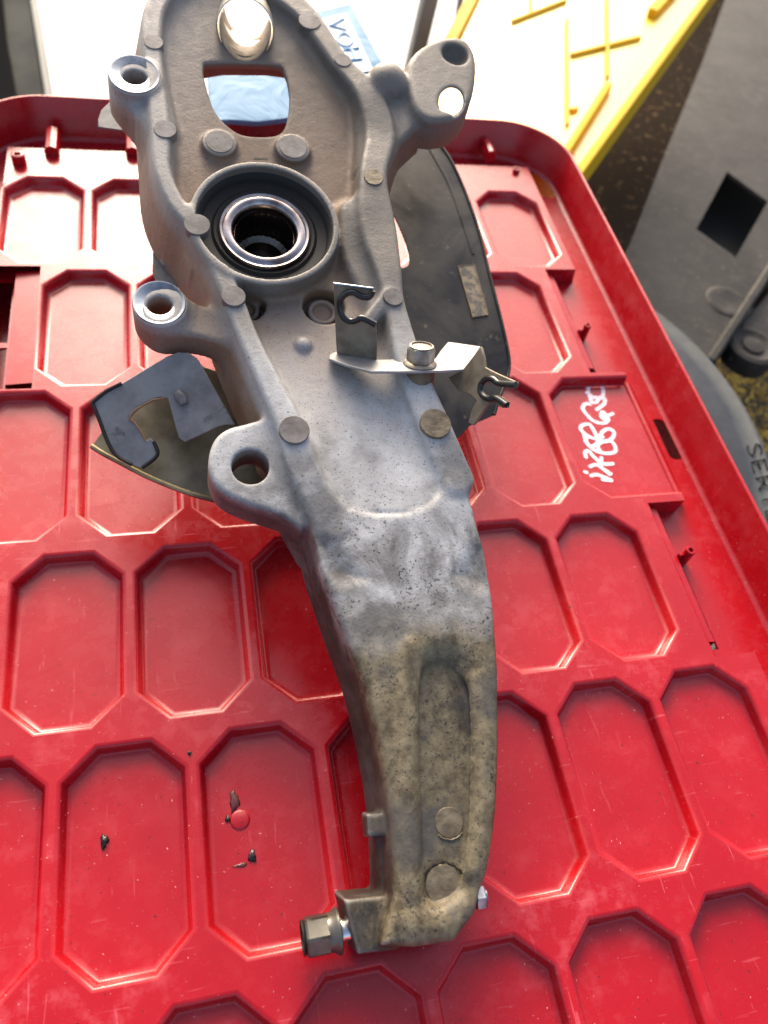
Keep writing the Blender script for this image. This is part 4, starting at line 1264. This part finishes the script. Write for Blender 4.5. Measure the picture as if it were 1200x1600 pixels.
rr_ = n.math('SQRT', n.math('ADD', n.math('POWER', n.math('SUBTRACT', sx_[0], tcx), 2.0), n.math('POWER', n.math('SUBTRACT', sx_[1], tcy), 2.0)))
rr_ = n.math('ADD', n.math('DIVIDE', rr_, TR), n.math('MULTIPLY', n.noise(40, 5), 0.05))
c = n.mix(n.ramp(rr_, [(0.90, 0.0), (0.965, 0.85)]), c, (0.085, 0.092, 0.088))
n.color(c); n.bump(n.noise(60, 4), 0.3, 0.003)
ty = tag(empty('tyre', (tcx, tcy, TZ)), 'blue grey rubber tyre lying flat, showing past the right edge of the red lid', 'tyre')
sc_ = TR
lathe('tyre_body', [(sc_ * .60, -.02), (sc_ * .62, .0), (sc_ * .70, .010), (sc_ * .80, .013), (sc_ * .88, .010), (sc_ * .93, .006), (sc_ * .955, .008), (sc_ * .985, .002), (sc_, -.012), (sc_ * 1.005, -.03), (sc_ * 1.0, -.16), (sc_ * .62, -.17)],
      (tcx, tcy, TZ), (0, 0, 1), M_TYRE, ty, 128, closed=True)
M_LET = mat('raised_rubber', (0.010, 0.011, 0.012), 0.9, 0, 0)
def tyre_letter(i):
    def p(x, y):
        return onz(1166 + 7.6 * i + x * 5 + y * 21, 697 + 25.5 * i + x * 17 - y * 5, TZ + 0.0085)
    return p
GL = {'S': [[(1, .85), (.6, 1), (.2, .95), (0, .75), (.3, .55), (.7, .45), (1, .25), (.7, .03), (.3, 0), (0, .15)]],
      'E': [[(1, 0), (0, 0), (0, 1), (1, 1)], [(0, .5), (.8, .5)]], 'R': [[(0, 0), (0, 1), (.7, 1), (1, .8), (.7, .5), (0, .5)], [(.5, .5), (1, 0)]],
      'I': [[(.5, 0), (.5, 1)]]}
for i, ch in enumerate('SERIES'):
    letters('letter', GL[ch], tyre_letter(i), 0.0008, M_LET, ty)

# --- straw and moss on the ground between tyre and bracket
M_STRAW = mat('yellow_moss', (0.36, 0.24, 0.03), 0.8)
n = NB(M_STRAW); n.color(n.mix(n.ramp(n.noise(40, 3), [(0.4, 0.0), (0.6, 1.0)]), (0.26, 0.15, 0.01), (0.62, 0.42, 0.04)))
rs = random.Random(3)
v = []; f = []
for i in range(5000):
    px_, py_ = rs.uniform(1090, 1330), rs.uniform(540, 900)
    c0 = onz(px_, py_, -0.33 + rs.uniform(-.006, .010))
    a = rs.uniform(0, math.tau); L = rs.uniform(.004, .014); wv = rs.uniform(.0006, .0018)
    d = Vector((math.cos(a), math.sin(a), rs.uniform(-.4, .6))) * L; s = Vector((-math.sin(a), math.cos(a), 0)) * wv
    k = len(v)
    v += [c0 - s, c0 + s, c0 + d + s * .3, c0 + d - s * .3]; f.append([k, k + 1, k + 2, k + 3])
tag(mesh('straw', v, f, M_STRAW, None, smooth=False, auto=None, fix=False), kind='stuff', label='yellow moss and straw scattered on the ground behind the tyre', cat='straw')
tag(px_slab('soil', [(1060, 480), (1500, 480), (1500, 1000), (1060, 1000)], -0.335, 0.03, M_SOIL, None), kind='structure')
